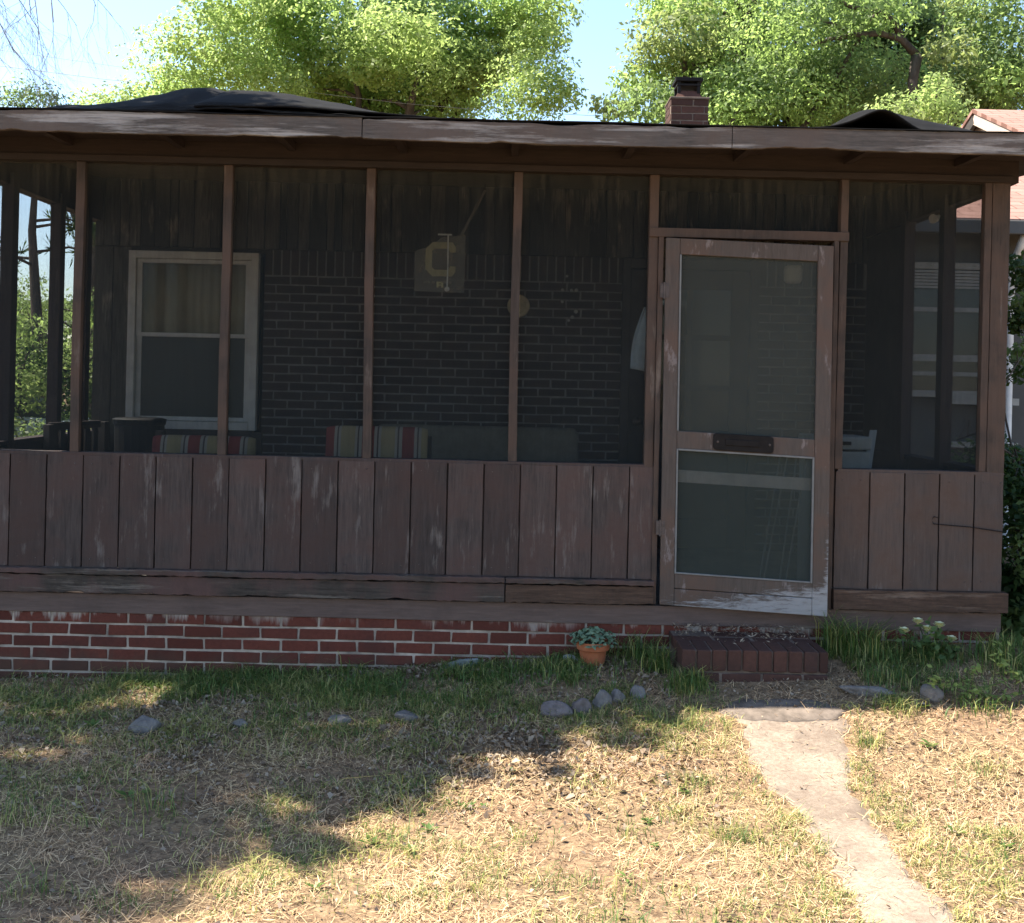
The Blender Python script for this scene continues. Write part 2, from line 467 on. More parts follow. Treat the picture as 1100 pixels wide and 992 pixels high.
# posts
for x, lean in ((-2.337, .004), (-1.526, .003), (-.731, -.004), (.073, .002)):
    mb = MB(); ph = rn.uniform(0, 6)
    mb.plank((x, .03, 1.214), (x + lean - .003, .03, 2.82), (1, 0, 0), .048, .055, 22, .001, rnd=rn, warp=lambda k: (.003 * math.sin(k * 5 + ph), 0, 0))
    mb.build('post', M['post'], house, bevel=.003)
mb = MB(); mb.plank((.825, .03, .45), (.825, .03, 2.82), (1, 0, 0), .05, .07, 22, .0012, rnd=rn); mb.build('post', M['post'], house, bevel=.003)
mb = MB(); mb.plank((.866, .01, .45), (.866, .01, 2.468), (1, 0, 0), .028, .06, 22, .001, rnd=rn); mb.build('door_jamb', M['post'], house, bevel=.002)
mb = MB(); mb.plank((1.832, .01, .44), (1.832, .01, 2.468), (1, 0, 0), .026, .06, 22, .001, rnd=rn); mb.build('door_jamb', M['post'], house, bevel=.002)
mb = MB(); mb.plank((1.872, .03, 1.215), (1.878, .03, 2.82), (1, 0, 0), .042, .07, 22, .0012, rnd=rn); mb.build('post', M['post'], house, bevel=.003)
mb = MB(); mb.plank((.80, .02, 2.495), (1.90, .02, 2.493), (0, 1, 0), .08, .05, 16, .0012, rnd=rn); mb.build('door_head', M['post'], house, bevel=.003)
mb = MB(); mb.plank((2.740, .045, 1.21), (2.742, .045, 2.82), (1, 0, 0), .098, .1, 22, .0012, rnd=rn)
mb.build('corner_post', M['post'], house, bevel=.004)
mb = MB(); mb.plank((2.668, .02, 1.216), (2.67, .02, 2.82), (1, 0, 0), .038, .05, 22, .001, rnd=rn); mb.build('post_batten', M['post'], house, bevel=.002)
mb = MB(); mb.plank((XL + .04, .045, 1.21), (XL + .04, .045, 2.82), (1, 0, 0), .1, .1, 22, .0012, rnd=rn); mb.build('corner_post', M['post'], house, bevel=.004)
# header
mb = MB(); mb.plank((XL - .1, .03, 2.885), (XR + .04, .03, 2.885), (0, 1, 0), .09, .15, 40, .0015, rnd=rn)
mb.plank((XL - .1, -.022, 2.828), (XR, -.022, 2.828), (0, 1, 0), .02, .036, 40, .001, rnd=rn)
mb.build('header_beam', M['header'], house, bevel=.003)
# screens
def screen(x0, x1, z0, z1, y, mat, name='screen'):
    m = MB(); m.box(x0, x1, y, y + .0012, z0, z1); return m.build(name, mat, house)
for x0, x1 in ((XL + .09, -2.361), (-2.313, -1.55), (-1.502, -.755), (-.707, .049), (.097, .80)): screen(x0, x1, 1.216, 2.809, .035, M['screen'])
screen(.85, 1.852, 2.52, 2.809, .035, M['screen'])
screen(1.9, 2.65, 1.216, 2.809, .035, M['screen'])
# side walls of the porch
for X, ys, nm in ((XL, (.10, .71, 1.44, 1.93), 'l'), (XR - .03, (.10, .70, 1.36), 'r')):
    mb = MB()
    for y in ys[1:]: mb.plank((X + .03 * (1 if X < 0 else -1), y, .42), (X + .03 * (1 if X < 0 else -1), y, 2.86), (1, 0, 0), .075, .08, 12, .001, rnd=rn)
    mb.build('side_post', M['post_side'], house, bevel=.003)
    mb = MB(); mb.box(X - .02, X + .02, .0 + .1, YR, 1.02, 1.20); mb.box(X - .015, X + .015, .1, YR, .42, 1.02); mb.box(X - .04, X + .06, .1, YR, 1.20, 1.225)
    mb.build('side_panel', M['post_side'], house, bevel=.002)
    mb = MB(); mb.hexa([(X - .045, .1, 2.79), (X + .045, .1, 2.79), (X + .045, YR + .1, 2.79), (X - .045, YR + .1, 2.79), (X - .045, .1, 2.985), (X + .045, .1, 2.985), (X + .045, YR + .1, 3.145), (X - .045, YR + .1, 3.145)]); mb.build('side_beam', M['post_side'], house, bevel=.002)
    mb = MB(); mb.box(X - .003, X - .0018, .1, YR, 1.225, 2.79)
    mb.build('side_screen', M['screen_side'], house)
mb = MB(); mb.box(XR - .05, XR - .03, 1.42, YR, 1.2, 2.85); mb.build('side_boarding', M['inner_wood'], house)
# floor and ceiling
mb = MB(); mb.box(XL, XR, .03, YR + .1, .36, .425); mb.build('porch_floor', M['floor'], house)
mb = MB(); mb.hexa([(XL - .1, .07, 2.955), (XR + .1, .07, 2.955), (XR + .1, YR + .1, 3.12), (XL - .1, YR + .1, 3.12), (XL - .1, .07, 2.975), (XR + .1, .07, 2.975), (XR + .1, YR + .1, 3.14), (XL - .1, YR + .1, 3.14)])
mb.build('porch_ceiling', M['inner_wood'], house)
# rear wall: brickwork, boards above, opening for the house door and window
mb = brickwork(MB(), -1.79, .90, .42, 2.605, YR, pitch=.208, course=.0665, seed=8, soldier=.2, depth=.1)
brickwork(mb, 1.93, XR - .05, .42, 2.605, YR, pitch=.208, course=.0665, seed=9, soldier=.2, depth=.1)
mb.build('brick_wall', [M['brick_wall'], M['mortar_dark']], house, bevel=.002, seg=1)
mb = MB(); x = XL; r2 = random.Random(8)
while x < XR:
    w = r2.uniform(.05, .13); mb.plank((x + w / 2, YR - .005 + r2.uniform(-.008, .004), 2.608), (x + w / 2, YR - .005, 3.13), (1, 0, 0), w - .008, .03, 4, .001, rnd=r2); x += w
x = XL
while x < -2.78:
    w = .14; mb.plank((x + w / 2, YR, .42), (x + w / 2, YR, 2.60), (1, 0, 0), w - .006, .03, 4, .001, rnd=r2); x += w
mb.box(XL, XR, YR + .03, YR + .08, 2.608, 3.13)
mb.build('wall_boards', M['dark_board'], house)
for a, b in ((.42, 1.23), (2.58, 2.607)): MB().box(XL, -1.79, YR + .04, YR + .1, a, b).build('wall_panel', M['inner_wood'], house)
# house body behind
mb = MB()
mb.box(XL, XR, 7.9, 8.0, -.3, 3.2); mb.box(XL, XL + .1, YR + .1, 7.9, -.3, 3.25); mb.box(XR - .1, XR, YR + .1, 7.9, -.3, 3.25)
mb.build('house_wall', M['brick_wall'], house)
# window
def WB(px0, px1, py0, py1):
    a = P(px0, py0, YR); b = P(px1, py1, YR); return a.x, b.x, b.z, a.z
win = MB()
wx0, wx1, wz0, wz1 = -2.80, -1.83, 1.245, 2.575
win.box(wx0, wx0 + .055, YR - .03, YR + .04, wz0, wz1); win.box(wx1 - .055, wx1, YR - .03, YR + .04, wz0, wz1)
win.box(wx0 + .055, wx1 - .055, YR - .03, YR + .04, wz1 - .055, wz1); win.box(wx0 + .055, wx1 - .055, YR - .04, YR + .04, wz0, wz0 + .06)
w_ob = win.build('window', M['win_frame'], house, bevel=.003)
mb = MB(); zm = 1.935
for (a, b, c, d, y) in ((wx0 + .058, wx1 - .058, zm, wz1 - .058, .0), (wx0 + .058, wx1 - .058, wz0 + .063, zm + .03, .02)):
    mb.box(a, a + .04, YR + y - .012, YR + y + .012, c, d); mb.box(b - .04, b, YR + y - .012, YR + y + .012, c, d)
    mb.box(a + .04, b - .04, YR + y - .012, YR + y + .012, c, c + .03); mb.box(a + .04, b - .04, YR + y - .012, YR + y + .012, d - .03, d)
mb.build('sash', M['win_frame'], w_ob, bevel=.002)
mb = MB(); mb.box(wx0 + .09, wx1 - .09, YR - .002, YR + .002, zm + .02, wz1 - .09); mb.build('pane', glassmat('thin_glass', (.03, .032, .03), .22), w_ob)
mb = MB(); mb.box(wx0 + .09, wx1 - .09, YR + .018, YR + .022, wz0 + .09, zm + .01); mb.build('pane', M['glass_dark'], w_ob)
cv = []; n = 90
for i in range(n + 1):
    x = wx0 + .07 + (wx1 - wx0 - .14) * i / n; y = YR + .07 + .006 * math.sin(i * .75 + 1.2 * math.sin(i * .13))
    cv += [(x, y, zm - .03), (x, y, wz1 - .06)]
cur = np_mesh('curtain', cv, [(2 * i, 2 * i + 2, 2 * i + 3, 2 * i + 1) for i in range(n)], M['curtain'], w_ob, smooth=True)
sol = cur.modifiers.new('cloth', 'SOLIDIFY'); sol.thickness = .003
mb = MB(); mb.box(wx0 + .02, wx1 - .02, YR + .20, YR + .21, wz0, wz1); mb.build('room_lining', M['dark_room'], w_ob)
# entry door on the rear wall
mb = MB()
mb.box(.90, .96, YR - .02, YR + .06, .43, 2.60); mb.box(1.87, 1.93, YR - .02, YR + .06, .43, 2.60); mb.box(.96, 1.87, YR - .02, YR + .06, 2.53, 2.60)
mb.build('entry_door_frame', M['inner_wood'], house, bevel=.003)
e = MB(); yd = YR + .02
e.box(.965, 1.10, yd, yd + .04, .435, 2.525); e.box(1.73, 1.865, yd, yd + .04, .435, 2.525)
for a, b in ((.435, .65), (1.2, 1.32), (1.62, 1.66), (2.0, 2.04), (2.38, 2.525)): e.box(1.10, 1.73, yd, yd + .04, a, b)
e.box(1.395, 1.435, yd + .001, yd + .039, 1.32, 2.38); e.box(1.10, 1.73, yd + .012, yd + .03, .65, 1.2)
ed = e.build('entry_door', M['inner_wood'], house, bevel=.003)
mb = MB(); mb.box(1.10, 1.73, yd + .015, yd + .02, 1.32, 2.38); mb.build('pane', M['glass'], ed)
mb = MB(); mb.box(1.1, 1.73, yd + .05, yd + .055, 1.32, 2.38); mb.build('door_curtain', M['curtain'], ed)
mb = MB(); mb.lathe([(.0, 0), (.03, .005), (.034, .03), (.02, .045), (.012, .06)], (0, 0, 0), 14)
k = mb.build('door_knob', M['rust'], ed, smooth=True, loc=(1.03, yd, 1.38)); k.rotation_euler = (R(90), 0, 0)

# screen door: loose, racked out of square and standing slightly open
HX, HZ0 = .889, .452
sd = MB(); W, H, SAG, OPEN = .905, 2.012, .034, R(4.2)
def D(u, v, y):  # door frame coordinates -> house
    return (HX + u * math.cos(OPEN) + y * math.sin(OPEN) + .010 * (1 - v / H) , -.022 - u * math.sin(OPEN) + y * math.cos(OPEN), HZ0 + v - SAG * u / W)
def dbox(m, u0, u1, v0, v1, y0, y1, slot=0):
    n = 1 if max(u1 - u0, v1 - v0) < .3 else 8
    along = 'u' if (u1 - u0) > (v1 - v0) else 'v'
    for i in range(1):
        m.hexa([D(u0, v0, y0), D(u1, v0, y0), D(u1, v0, y1), D(u0, v0, y1), D(u0, v1, y0), D(u1, v1, y0), D(u1, v1, y1), D(u0, v1, y1)], slot)
dbox(sd, 0, .078, 0, H, -.015, .015); dbox(sd, W - .083, W, 0, H, -.015, .015)
dbox(sd, .0785, W - .0835, H - .088, H, -.014, .014); dbox(sd, .0785, W - .0835, .86, .957, -.014, .014); dbox(sd, .0785, W - .0835, .095, .175, -.014, .014); dbox(sd, .0785, W - .0835, 0, .092, -.0135, .0135)
# door paint with bare white patches on its lower rail
t = NT('screen_door_paint')
gr = t.noise(5, 8, .7, t.coord((14, 14, 1.2)), .3); grx = t.noise(4, 8, .75, t.coord((2.5, 14, 16)), .4)
base = t.mix(t.ramp(gr, [(.3, 0), (.75, 1)]), (.058, .044, .036), (.100, .077, .064))
base = t.mix(t.ramp(t.noise(1.3, 4, .6, t.coord((3, 3, 3))), [(.45, 0), (.62, 1)]), base, (.094, .06, .045))
ps = t.pos()
hz = t.math('MULTIPLY', t.math('SUBTRACT', .66, ps[2]), 3.5)
hx = t.math('MULTIPLY', t.math('SUBTRACT', ps[0], 1.22), .42)
lo = t.math('MAXIMUM', t.math('ADD', t.math('MULTIPLY', t.math('SUBTRACT', .56, ps[2]), 5), t.math('MULTIPLY', t.math('SUBTRACT', ps[0], 1.35), .8)), t.math('MULTIPLY', t.math('ADD', t.math('SUBTRACT', .66, ps[2]), t.math('MULTIPLY', t.math('SUBTRACT', ps[0], 1.765), 14)), .9))
lo = t.math('MINIMUM', lo, .55)
msk = t.ramp(t.math('ADD', t.math('MULTIPLY', grx, .95), t.math('MULTIPLY', lo, .55)), [(.57, 0), (.72, .95)])
base = t.mix(msk, base, t.mix(grx, (.17, .165, .165), (.34, .335, .335)))
w2 = t.ramp(t.noise(2, 6, .7, t.coord((6, 6, 2))), [(.60, 0), (.66, .7)])
base = t.mix(w2, base, (.2, .165, .155))
M['sdoor'] = t.done(t.bsdf(base, .75, t.math('SUBTRACT', gr, msk), .4, .005, .3))
sdo = sd.build('screen_door', M['sdoor'], house, bevel=.004)
m = MB(); dbox(m, .07, W - .075, .95, H - .08, .003, .0045); m.build('screen_panel', M['screen_door'], sdo)
m = MB(); dbox(m, .07, W - .075, .17, .866, .003, .0045); m.build('screen_panel', M['screen_low'], sdo)
m = MB(); dbox(m, .078, .087, .958, H - .09, -.019, -.004); m.build('screen_bead', M['alu'], sdo)
m = MB(); dbox(m, .078, .087, .176, .86, -.019, -.004); dbox(m, W - .094, W - .084, .176, .86, -.019, -.004); dbox(m, .088, W - .095, .851, .861, -.019, -.004); dbox(m, .088, W - .095, .176, .184, -.019, -.004)
m.build('panel_trim', M['alu'], sdo, bevel=.001)
m = MB(); dbox(m, .088, W - .088, .675, .742, .012, .03); m.build('brace_bar', plain('brace_grey', (.58, .55, .5), .8, .2), sdo, bevel=.002)
# pull plate
m = MB(); n = 10; poly = []
for cx, cz, a0 in ((.60 - .02, .912 + .026, 0), (.275 + .02, .912 + .026, 90), (.275 + .02, .912 - .026, 180), (.60 - .02, .912 - .026, 270)):
    for q in range(n + 1): poly.append((cx + .02 * math.cos(R(a0 + 90 * q / n)), cz + .02 * math.sin(R(a0 + 90 * q / n))))
nn = len(poly); base_i = len(m.v)
m.v += [D(u, v, -.0285) for u, v in poly] + [D(u, v, -.0125) for u, v in poly]
m.f.append(tuple(range(nn))); m.m.append(0); m.f.append(tuple(range(2 * nn - 1, nn - 1, -1))); m.m.append(0)
for i in range(nn): j = (i + 1) % nn; m.f.append((j, i, nn + i, nn + j)); m.m.append(0)
dbox(m, .34, .525, .895, .93, -.034, -.0275)
pp = m.build('pull_plate', M['black_metal'], sdo, bevel=.003)
for u in (.298, .578):
    m = MB(); c = Vector(D(u, .912, -.029)); m.tube([c, c + Vector((0, -.006, 0))], [.007, .005], 10); m.build('screw', M['rust'], sdo)
for v in (.42, 1.72):
    m = MB(); dbox(m, -.026, .022, v - .038, v + .038, -.019, -.0155); c = [D(-.004, v - .045, -.02), D(-.004, v + .045, -.02)]; m.tube(c, .006, 8)
    for (u, dv) in ((-.018, .024), (-.018, -.024), (.014, .024), (.014, -.024)):
        q = Vector(D(u, v + dv, -.0185)); m.tube([q, q + Vector((0, -.003, 0))], .004, 6)
    m.build('hinge', M['rust'], sdo)
# wire hook on the right hand boards
a = P(1003, 563, -.02); b = P(1080, 572, -.02)
mb = MB(); pts = [a + Vector((.022, 0, .035)), a + Vector((.0, 0, .04)), a + Vector((-.012, 0, .02)), a + Vector((0, 0, 0)), a.lerp(b, .5) + Vector((0, 0, .006)), b]
mb.tube(pts, .003, 6); mb.build('wire_hook', M['black_metal'], house)

# roof
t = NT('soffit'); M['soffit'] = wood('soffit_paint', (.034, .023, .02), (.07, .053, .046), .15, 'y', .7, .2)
rf = MB()
rf.hexa([(XL - .5, -.43, 2.945), (XR + .55, -.43, 2.945), (XR + .55, 8.3, 3.62), (XL - .5, 8.3, 3.62), (XL - .5, -.43, 2.972), (XR + .55, -.43, 2.972), (XR + .55, 8.3, 3.66), (XL - .5, 8.3, 3.66)])
roof = rf.build('roof', [M['shingle_dark']], house)
mb = MB()
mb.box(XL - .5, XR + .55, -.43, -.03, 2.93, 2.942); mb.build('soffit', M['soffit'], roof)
for i, x in enumerate(np.arange(-3.0, 3.2, .61)):
    mb = MB(); mb.plank((x, -.43, 2.905), (x, -.02, 2.915), (1, 0, 0), .04, .045, 3, .001, rnd=rn); mb.build('rafter_tail', M['soffit'], roof)
def fascia(x0, x1, z0, z1, seed, hgt, sag):
    r3 = random.Random(seed); m = MB(); seg = int((x1 - x0) / .03)
    m.plank((x0, -.45, z0), (x1, -.45, z1), (0, 1, 0), .03, hgt, seg, .0015, rnd=r3, warp=lambda k: (0, 0, sag * math.sin(math.pi * k) + .004 * (float(fbm(k * 9, seed, 4)) - .47)))
    vs = [list(v) for v in m.v]
    for i in range(seg + 1):
        top = .012 * max(0, float(fbm(i * .09, seed, 5)) - .52) * 3
        bot = .015 * max(0, float(fbm(i * .11, seed + 4, 5)) - .55) * 3
        for q in range(4):
            v = vs[i * 4 + q]; zc = z0 + (z1 - z0) * i / seg
            if v[2] > zc: v[2] -= top
            else: v[2] += bot
    m.v = [tuple(v) for v in vs]
    return m.build('fascia', M['fascia'], roof, bevel=.003)
fascia(-3.6, -.735, 2.923, 2.927, 1, .110, .0); fascia(-.731, 1.15, 2.926, 2.922, 2, .106, -.006); fascia(1.153, 3.35, 2.922, 2.922, 3, .110, .003)
# felt edge strip and lifted sheets
def felt(x0, x1, y0, y1, hfun, name='roofing_felt', nu=90, nv=24, th=.009):
    v = []
    for j in range(nv + 1):
        y = y0 + (y1 - y0) * j / nv
        for i in range(nu + 1):
            x = x0 + (x1 - x0) * i / nu
            v.append((x, y, 2.977 + (y + .43) * .079 + hfun(x, (y - y0) / (y1 - y0), y)))
    f = [(j * (nu + 1) + i, j * (nu + 1) + i + 1, (j + 1) * (nu + 1) + i + 1, (j + 1) * (nu + 1) + i) for j in range(nv) for i in range(nu)]
    o = np_mesh(name, v, f, M['felt'], roof, smooth=True)
    s = o.modifiers.new('thick', 'SOLIDIFY'); s.thickness = th; s.offset = 1
    return o
def curve(xs, hs):
    def fn(x): return float(np.interp(x, xs, hs))
    def sm(x): return sum(fn(x + d) * w for d, w in ((-.09, .1), (-.06, .15), (-.03, .17), (0, .16), (.03, .17), (.06, .15), (.09, .1)))
    return sm
# heights of the lifted edge over the fascia, read at Y = 0.25
c1 = curve([-2.98, -2.78, -2.36, -2.05, -1.75, -1.4, -1.15, -.9, -.6], [.0, .09, .13, .205, .255, .235, .19, .12, 0])
def h1(x, k, y):
    e = math.exp(-((y - .3) / .62) ** 2); fl = .55 if y < .3 else 1
    return c1(x) * (e if y >= .3 else 1 - .85 * ((.3 - y) / .73) ** 1.5) - .05 * c1(x) + .08 * (float(fbm(x * 3 + y * 1.5, y * 3 - x, 12, 5)) - .47) * min(1, c1(x) * 12)
felt(-2.95, -.55, -.43, 2.4, h1)
c1b = curve([-1.75, -1.6, -1.3, -1.05, -.8, -.5, -.35], [.0, .235, .23, .195, .14, .07, 0])
def h1b(x, k, y):
    e = math.exp(-((y - .15) / .4) ** 2)
    return .01 + .03 * (float(fbm(x * 3 + y * 2, y * 3, 14, 5)) - .47) * min(1, c1b(x) * 12) + .93 * c1b(x) * (e if y >= .15 else 1 - .8 * ((.15 - y) / .57) ** 1.3)
felt(-1.60, -.35, -.42, 1.4, h1b)
c2 = curve([1.0, 1.4, 1.62, 1.8, 1.92, 2.02, 2.10, 2.19, 2.36, 2.52, 2.68], [.0, .0, .02, .085, .16, .222, .226, .195, .158, .128, .07])
def h2(x, k, y):
    e = math.exp(-((y - .2) / .5) ** 2)
    return c2(x) * (e if y >= .2 else 1 - .86 * ((.2 - y) / .63) ** 1.1) + .010 * (float(fbm(x * 5, y * 4, 8)) - .47) * min(1, c2(x) * 20)
c2f = curve([1.5, 1.62, 1.75, 1.85, 1.91, 1.96, 2.0, 2.04, 2.08], [0, .005, .03, .08, .118, .122, .105, .03, 0])
def h2b(x, k, y):
    w_ = min(1, max(0, (y + .43) / .55)); w_ = w_ * w_ * (3 - 2 * w_)
    return .003 + c2f(x) * (1 - w_) + h2(x, k, y) * w_
felt(1.0, 2.75, -.44, 1.8, h2b, nu=140, nv=36)
def h3(x, k, y): return .004 + max(0, .014 * (float(fbm(x * 2.3, 3, 6)) - .42) * (1 - k))
felt(-3.6, 3.35, -.472, -.2, h3, nu=240, nv=6, th=.006)
# chimney
cx, cy = 1.668, 4.15
mb = MB()
brickwork(mb, cx - .17, cx + .17, 3.2, 4.27, cy - .17, seed=31, depth=.34, pitch=.21)
r3 = random.Random(3); z = 4.27; row = 0
while z > 3.25:   # side faces
    for sx in (-1, 1):
        y = cy - .16 + (.05 if row % 2 else 0)
        while y < cy + .15:
            e_ = min(y + .19, cy + .168); x0 = cx + sx * .17
            mb.box(min(x0, x0 + sx * .004), max(x0, x0 + sx * .004) + .0005, y, e_, z - .056, z - .001, 0); y += .21
    z -= .067; row += 1
ch = mb.build('chimney', [M['brick_step'], M['mortar_step']], house, bevel=.003, seg=1)
mb = MB(); mb.box(cx - .18, cx + .18, cy - .18, cy + .18, 4.271, 4.292); mb.build('chimney_shoulder', M['mortar_step'], ch, bevel=.006)
mb = MB()
mb.hexa([(cx - .13, cy - .13, 4.293), (cx + .13, cy - .13, 4.293), (cx + .13, cy + .13, 4.293), (cx - .13, cy + .13, 4.293), (cx - .085, cy - .085, 4.37), (cx + .085, cy - .085, 4.37), (cx + .085, cy + .085, 4.37), (cx - .085, cy + .085, 4.37)])
mb.build('flue', M['brick_step'], ch, bevel=.004)
mb = MB()
for sx in (-1, 1):
    for sy in (-1, 1): mb.box(cx + sx * .09 - .014, cx + sx * .09 + .014, cy + sy * .09 - .014, cy + sy * .09 + .014, 4.34, 4.45)
mb.box(cx - .125, cx + .125, cy - .125, cy + .125, 4.45, 4.485); mb.box(cx - .11, cx + .11, cy - .11, cy + .11, 4.41, 4.43)
mb.build('chimney_cap', M['black_metal'], ch, bevel=.003)

# ================================================================== STEP, SLAB, POT, STONES
st = MB(); r4 = random.Random(41); yf = -.47; sx0, sx1 = .955, 1.70
st.box(sx0 + .004, sx1 - .004, yf + .016, -.012, .0, .306, 1)
x = sx0
while x < sx1 - .03:                             # rowlock course on edge
    e_ = min(x + .068, sx1); j = lambda: r4.uniform(-.003, .003)
    st.hexa([(x, yf + j(), .205 + j()), (e_, yf + j(), .205 + j()), (e_, yf + .21, .205), (x, yf + .21, .205), (x, yf + j(), .312 + j()), (e_, yf + j(), .312 + j()), (e_, yf + .21, .314), (x, yf + .21, .314)])
    x += .078
brickwork(st, sx0, sx1, -.05, .194, yf, seed=44, depth=.05)
x = sx0
while x < sx1 - .03:
    e_ = min(x + .2, sx1); st.box(x, e_, yf + .222, yf + .32, .25, .308 + r4.uniform(-.003, .003)); st.box(x, e_, yf + .332, -.016, .25, .306 + r4.uniform(-.003, .003)); x += .211
o = st.build('brick_step', [M['brick_step'], M['mortar_step']], bevel=.006)
tag(o, 'low worn brick step below the sagging screen door', 'step')

def rock(name, c, size, rz, seed, mat, label, group=None, tilt=(0, 0), cat='stone', sink=.38, sharp=.35):
    size = tuple(q * .95 for q in size); rg = np.random.default_rng(seed); n, m_ = 36, 22; v = []; f = []
    planes = rg.normal(size=(12, 3)); planes /= np.linalg.norm(planes, axis=1)[:, None]; offs = rg.uniform(.45, .9, 12)
    for i in range(m_ + 1):
        th = math.pi * i / m_
        for j in range(n):
            ph = 2 * math.pi * j / n; d = np.array([math.sin(th) * math.cos(ph), math.sin(th) * math.sin(ph), math.cos(th)])
            r = 1.0
            for p, o_ in zip(planes, offs):
                k = d @ p
                if k > .05: r = min(r, o_ / k)
            r *= 1 + .16 * (float(fbm(d[0] * 3 + seed * 3.1 + d[2], d[1] * 3 - d[2] * 2, 5, 5)) - .47) + rg.uniform(-.012, .012); v.append(tuple(d * r * np.array(size) / 2))
    for i in range(m_):
        for j in range(n): j2 = (j + 1) % n; f.append((i * n + j, (i + 1) * n + j, (i + 1) * n + j2, i * n + j2))
    z = float(ground_z(c[0], c[1]))
    o = np_mesh(name, v, f, mat, smooth=True, loc=(c[0], c[1], z + size[2] * (.5 - sink)))
    o.rotation_euler = (tilt[0], tilt[1], rz)
    return tag(o, label, cat, group)
t = NT('grey_stone'); a = t.noise(18, 7, .7, t.coord()); b = t.noise(70, 4, .7, t.coord())
c = t.mix(t.ramp(a, [(.3, 0), (.7, 1)]), (.12, .106, .098), (.29, .26, .24)); c = t.mix(t.ramp(b, [(.5, 0), (.8, .5)]), c, (.1, .09, .08))
M['stone'] = t.done(t.bsdf(c, .92, t.noise(28, 8, .75, t.coord()), 1.0, .02, .15))
t = NT('pinkish_stone'); a = t.noise(18, 7, .7, t.coord())
M['stone_pink'] = t.done(t.bsdf(t.mix(t.ramp(a, [(.3, 0), (.7, 1)]), (.085, .07, .068), (.20, .165, .155)), .9, a, .6, .01, .2))
G1 = 'stones scattered in the grass below the porch'; G2 = 'row of edging stones in front of the flower pot'
for (px, py, s, rz, sd_, mat, lab, g, tl) in (
    (150, 788, (.24, .15, .13), .5, 1, 'stone', 'large slanted grey stone alone in the shaded grass at far left', G1, (.25, -.35)),
    (257, 783, (.10, .09, .07), .2, 2, 'stone', 'smallest grey stone, second from the left below the brick base', G1, (0, 0)),
    (362, 780, (.16, .11, .07), .1, 3, 'stone', 'low flat grey stone, third from the left below the brick base', G1, (0, 0)),
    (437, 778, (.14, .11, .10), -.2, 4, 'stone', 'rounded blue grey stone standing alone left of the edging row', G1, (0, .2)),
    (596, 773, (.20, .14, .12), .3, 5, 'stone_pink', 'broad pinkish grey stone at the left end of the edging row', G2, (0, .1)),
    (622, 769, (.14, .13, .13), 1.1, 6, 'stone_pink', 'dark pinkish stone second from the left in the edging row', G2, (.1, 0)),
    (645, 763, (.13, .11, .14), .4, 7, 'stone', 'upright grey stone in the middle of the edging row', G2, (0, .2)),
    (666, 758, (.11, .1, .12), .9, 8, 'stone', 'grey stone second from the right in the edging row', G2, (0, -.1)),
    (686, 753, (.085, .08, .11), 0, 9, 'stone', 'small pale upright stone at the right end of the edging row', G2, (.1, .1)),
    (1002, 752, (.17, .13, .13), .3, 11, 'stone', 'rough grey stone in the weeds right of the path', G1, (0, .2)),
):
    p = gpt(px, py); rock('stone', (p.x, p.y + .04), s, rz, sd_, M[mat], lab, g, tl)
p = gpt(936, 746); rock('stone', (p.x, p.y + .05), (.34, .2, .07), -.1, 12, M['stone'], 'long flat grey stone lying in tall grass right of the step', G1)
p = gpt(492, 716); rock('stone', (p.x, -.09), (.26, .07, .09), .12, 14, plain('pale_rubble', (.17, .18, .17), .9, .3, 15), 'long pale rubble piece leaning along the foot of the brick base', G1, (.3, -.3))
p = gpt(616, 712); rock('stone', (p.x, -.10), (.15, .07, .07), -.5, 15, plain('white_rubble', (.3, .3, .29), .9, .2, 15), 'small whitish broken piece just left of the flower pot', G1, (0, .35))
# stone slab at the head of the path
p = gpt(842, 764); z = float(ground_z(p.x, p.y)); r5 = random.Random(9); outer = []
for i in range(26):
    a_ = 2 * math.pi * i / 26; outer.append((.31 * math.cos(a_) * r5.uniform(.9, 1.06), .13 * math.sin(a_) * r5.uniform(.85, 1.12)))
sv = []
def slabz(x, y): return float(ground_z(p.x + x, p.y + y))
sv += [(x, y, slabz(x, y) - z - .04) for x, y in outer] + [(x, y, slabz(x, y) - z + .006) for x, y in outer] + [(x * .93, y * .9, slabz(x, y) - z + .013) for x, y in outer]
sv += [(x * .5, y * .5, slabz(x * .5, y * .5) - z + .017 + r5.uniform(-.003, .003)) for x, y in outer] + [(0, 0, .016)]
n = len(outer); mb = MB(); mb.v = sv
mb.f.append(tuple(range(n - 1, -1, -1)))
for k in (0, 1, 2):
    for i in range(n): j = (i + 1) % n; mb.f.append((k * n + i, k * n + j, (k + 1) * n + j, (k + 1) * n + i))
for i in range(n): mb.f.append((3 * n + i, 3 * n + (i + 1) % n, 4 * n))
mb.m = [0] * len(mb.f)
tag(mb.build('stone_slab', plain('slab_stone', (.135, .108, .088), .95, .45, 14, .15, bump=.8), loc=(p.x, p.y, z), smooth=True), 'rounded dark stone slab between brick step and sandy path', 'slab')

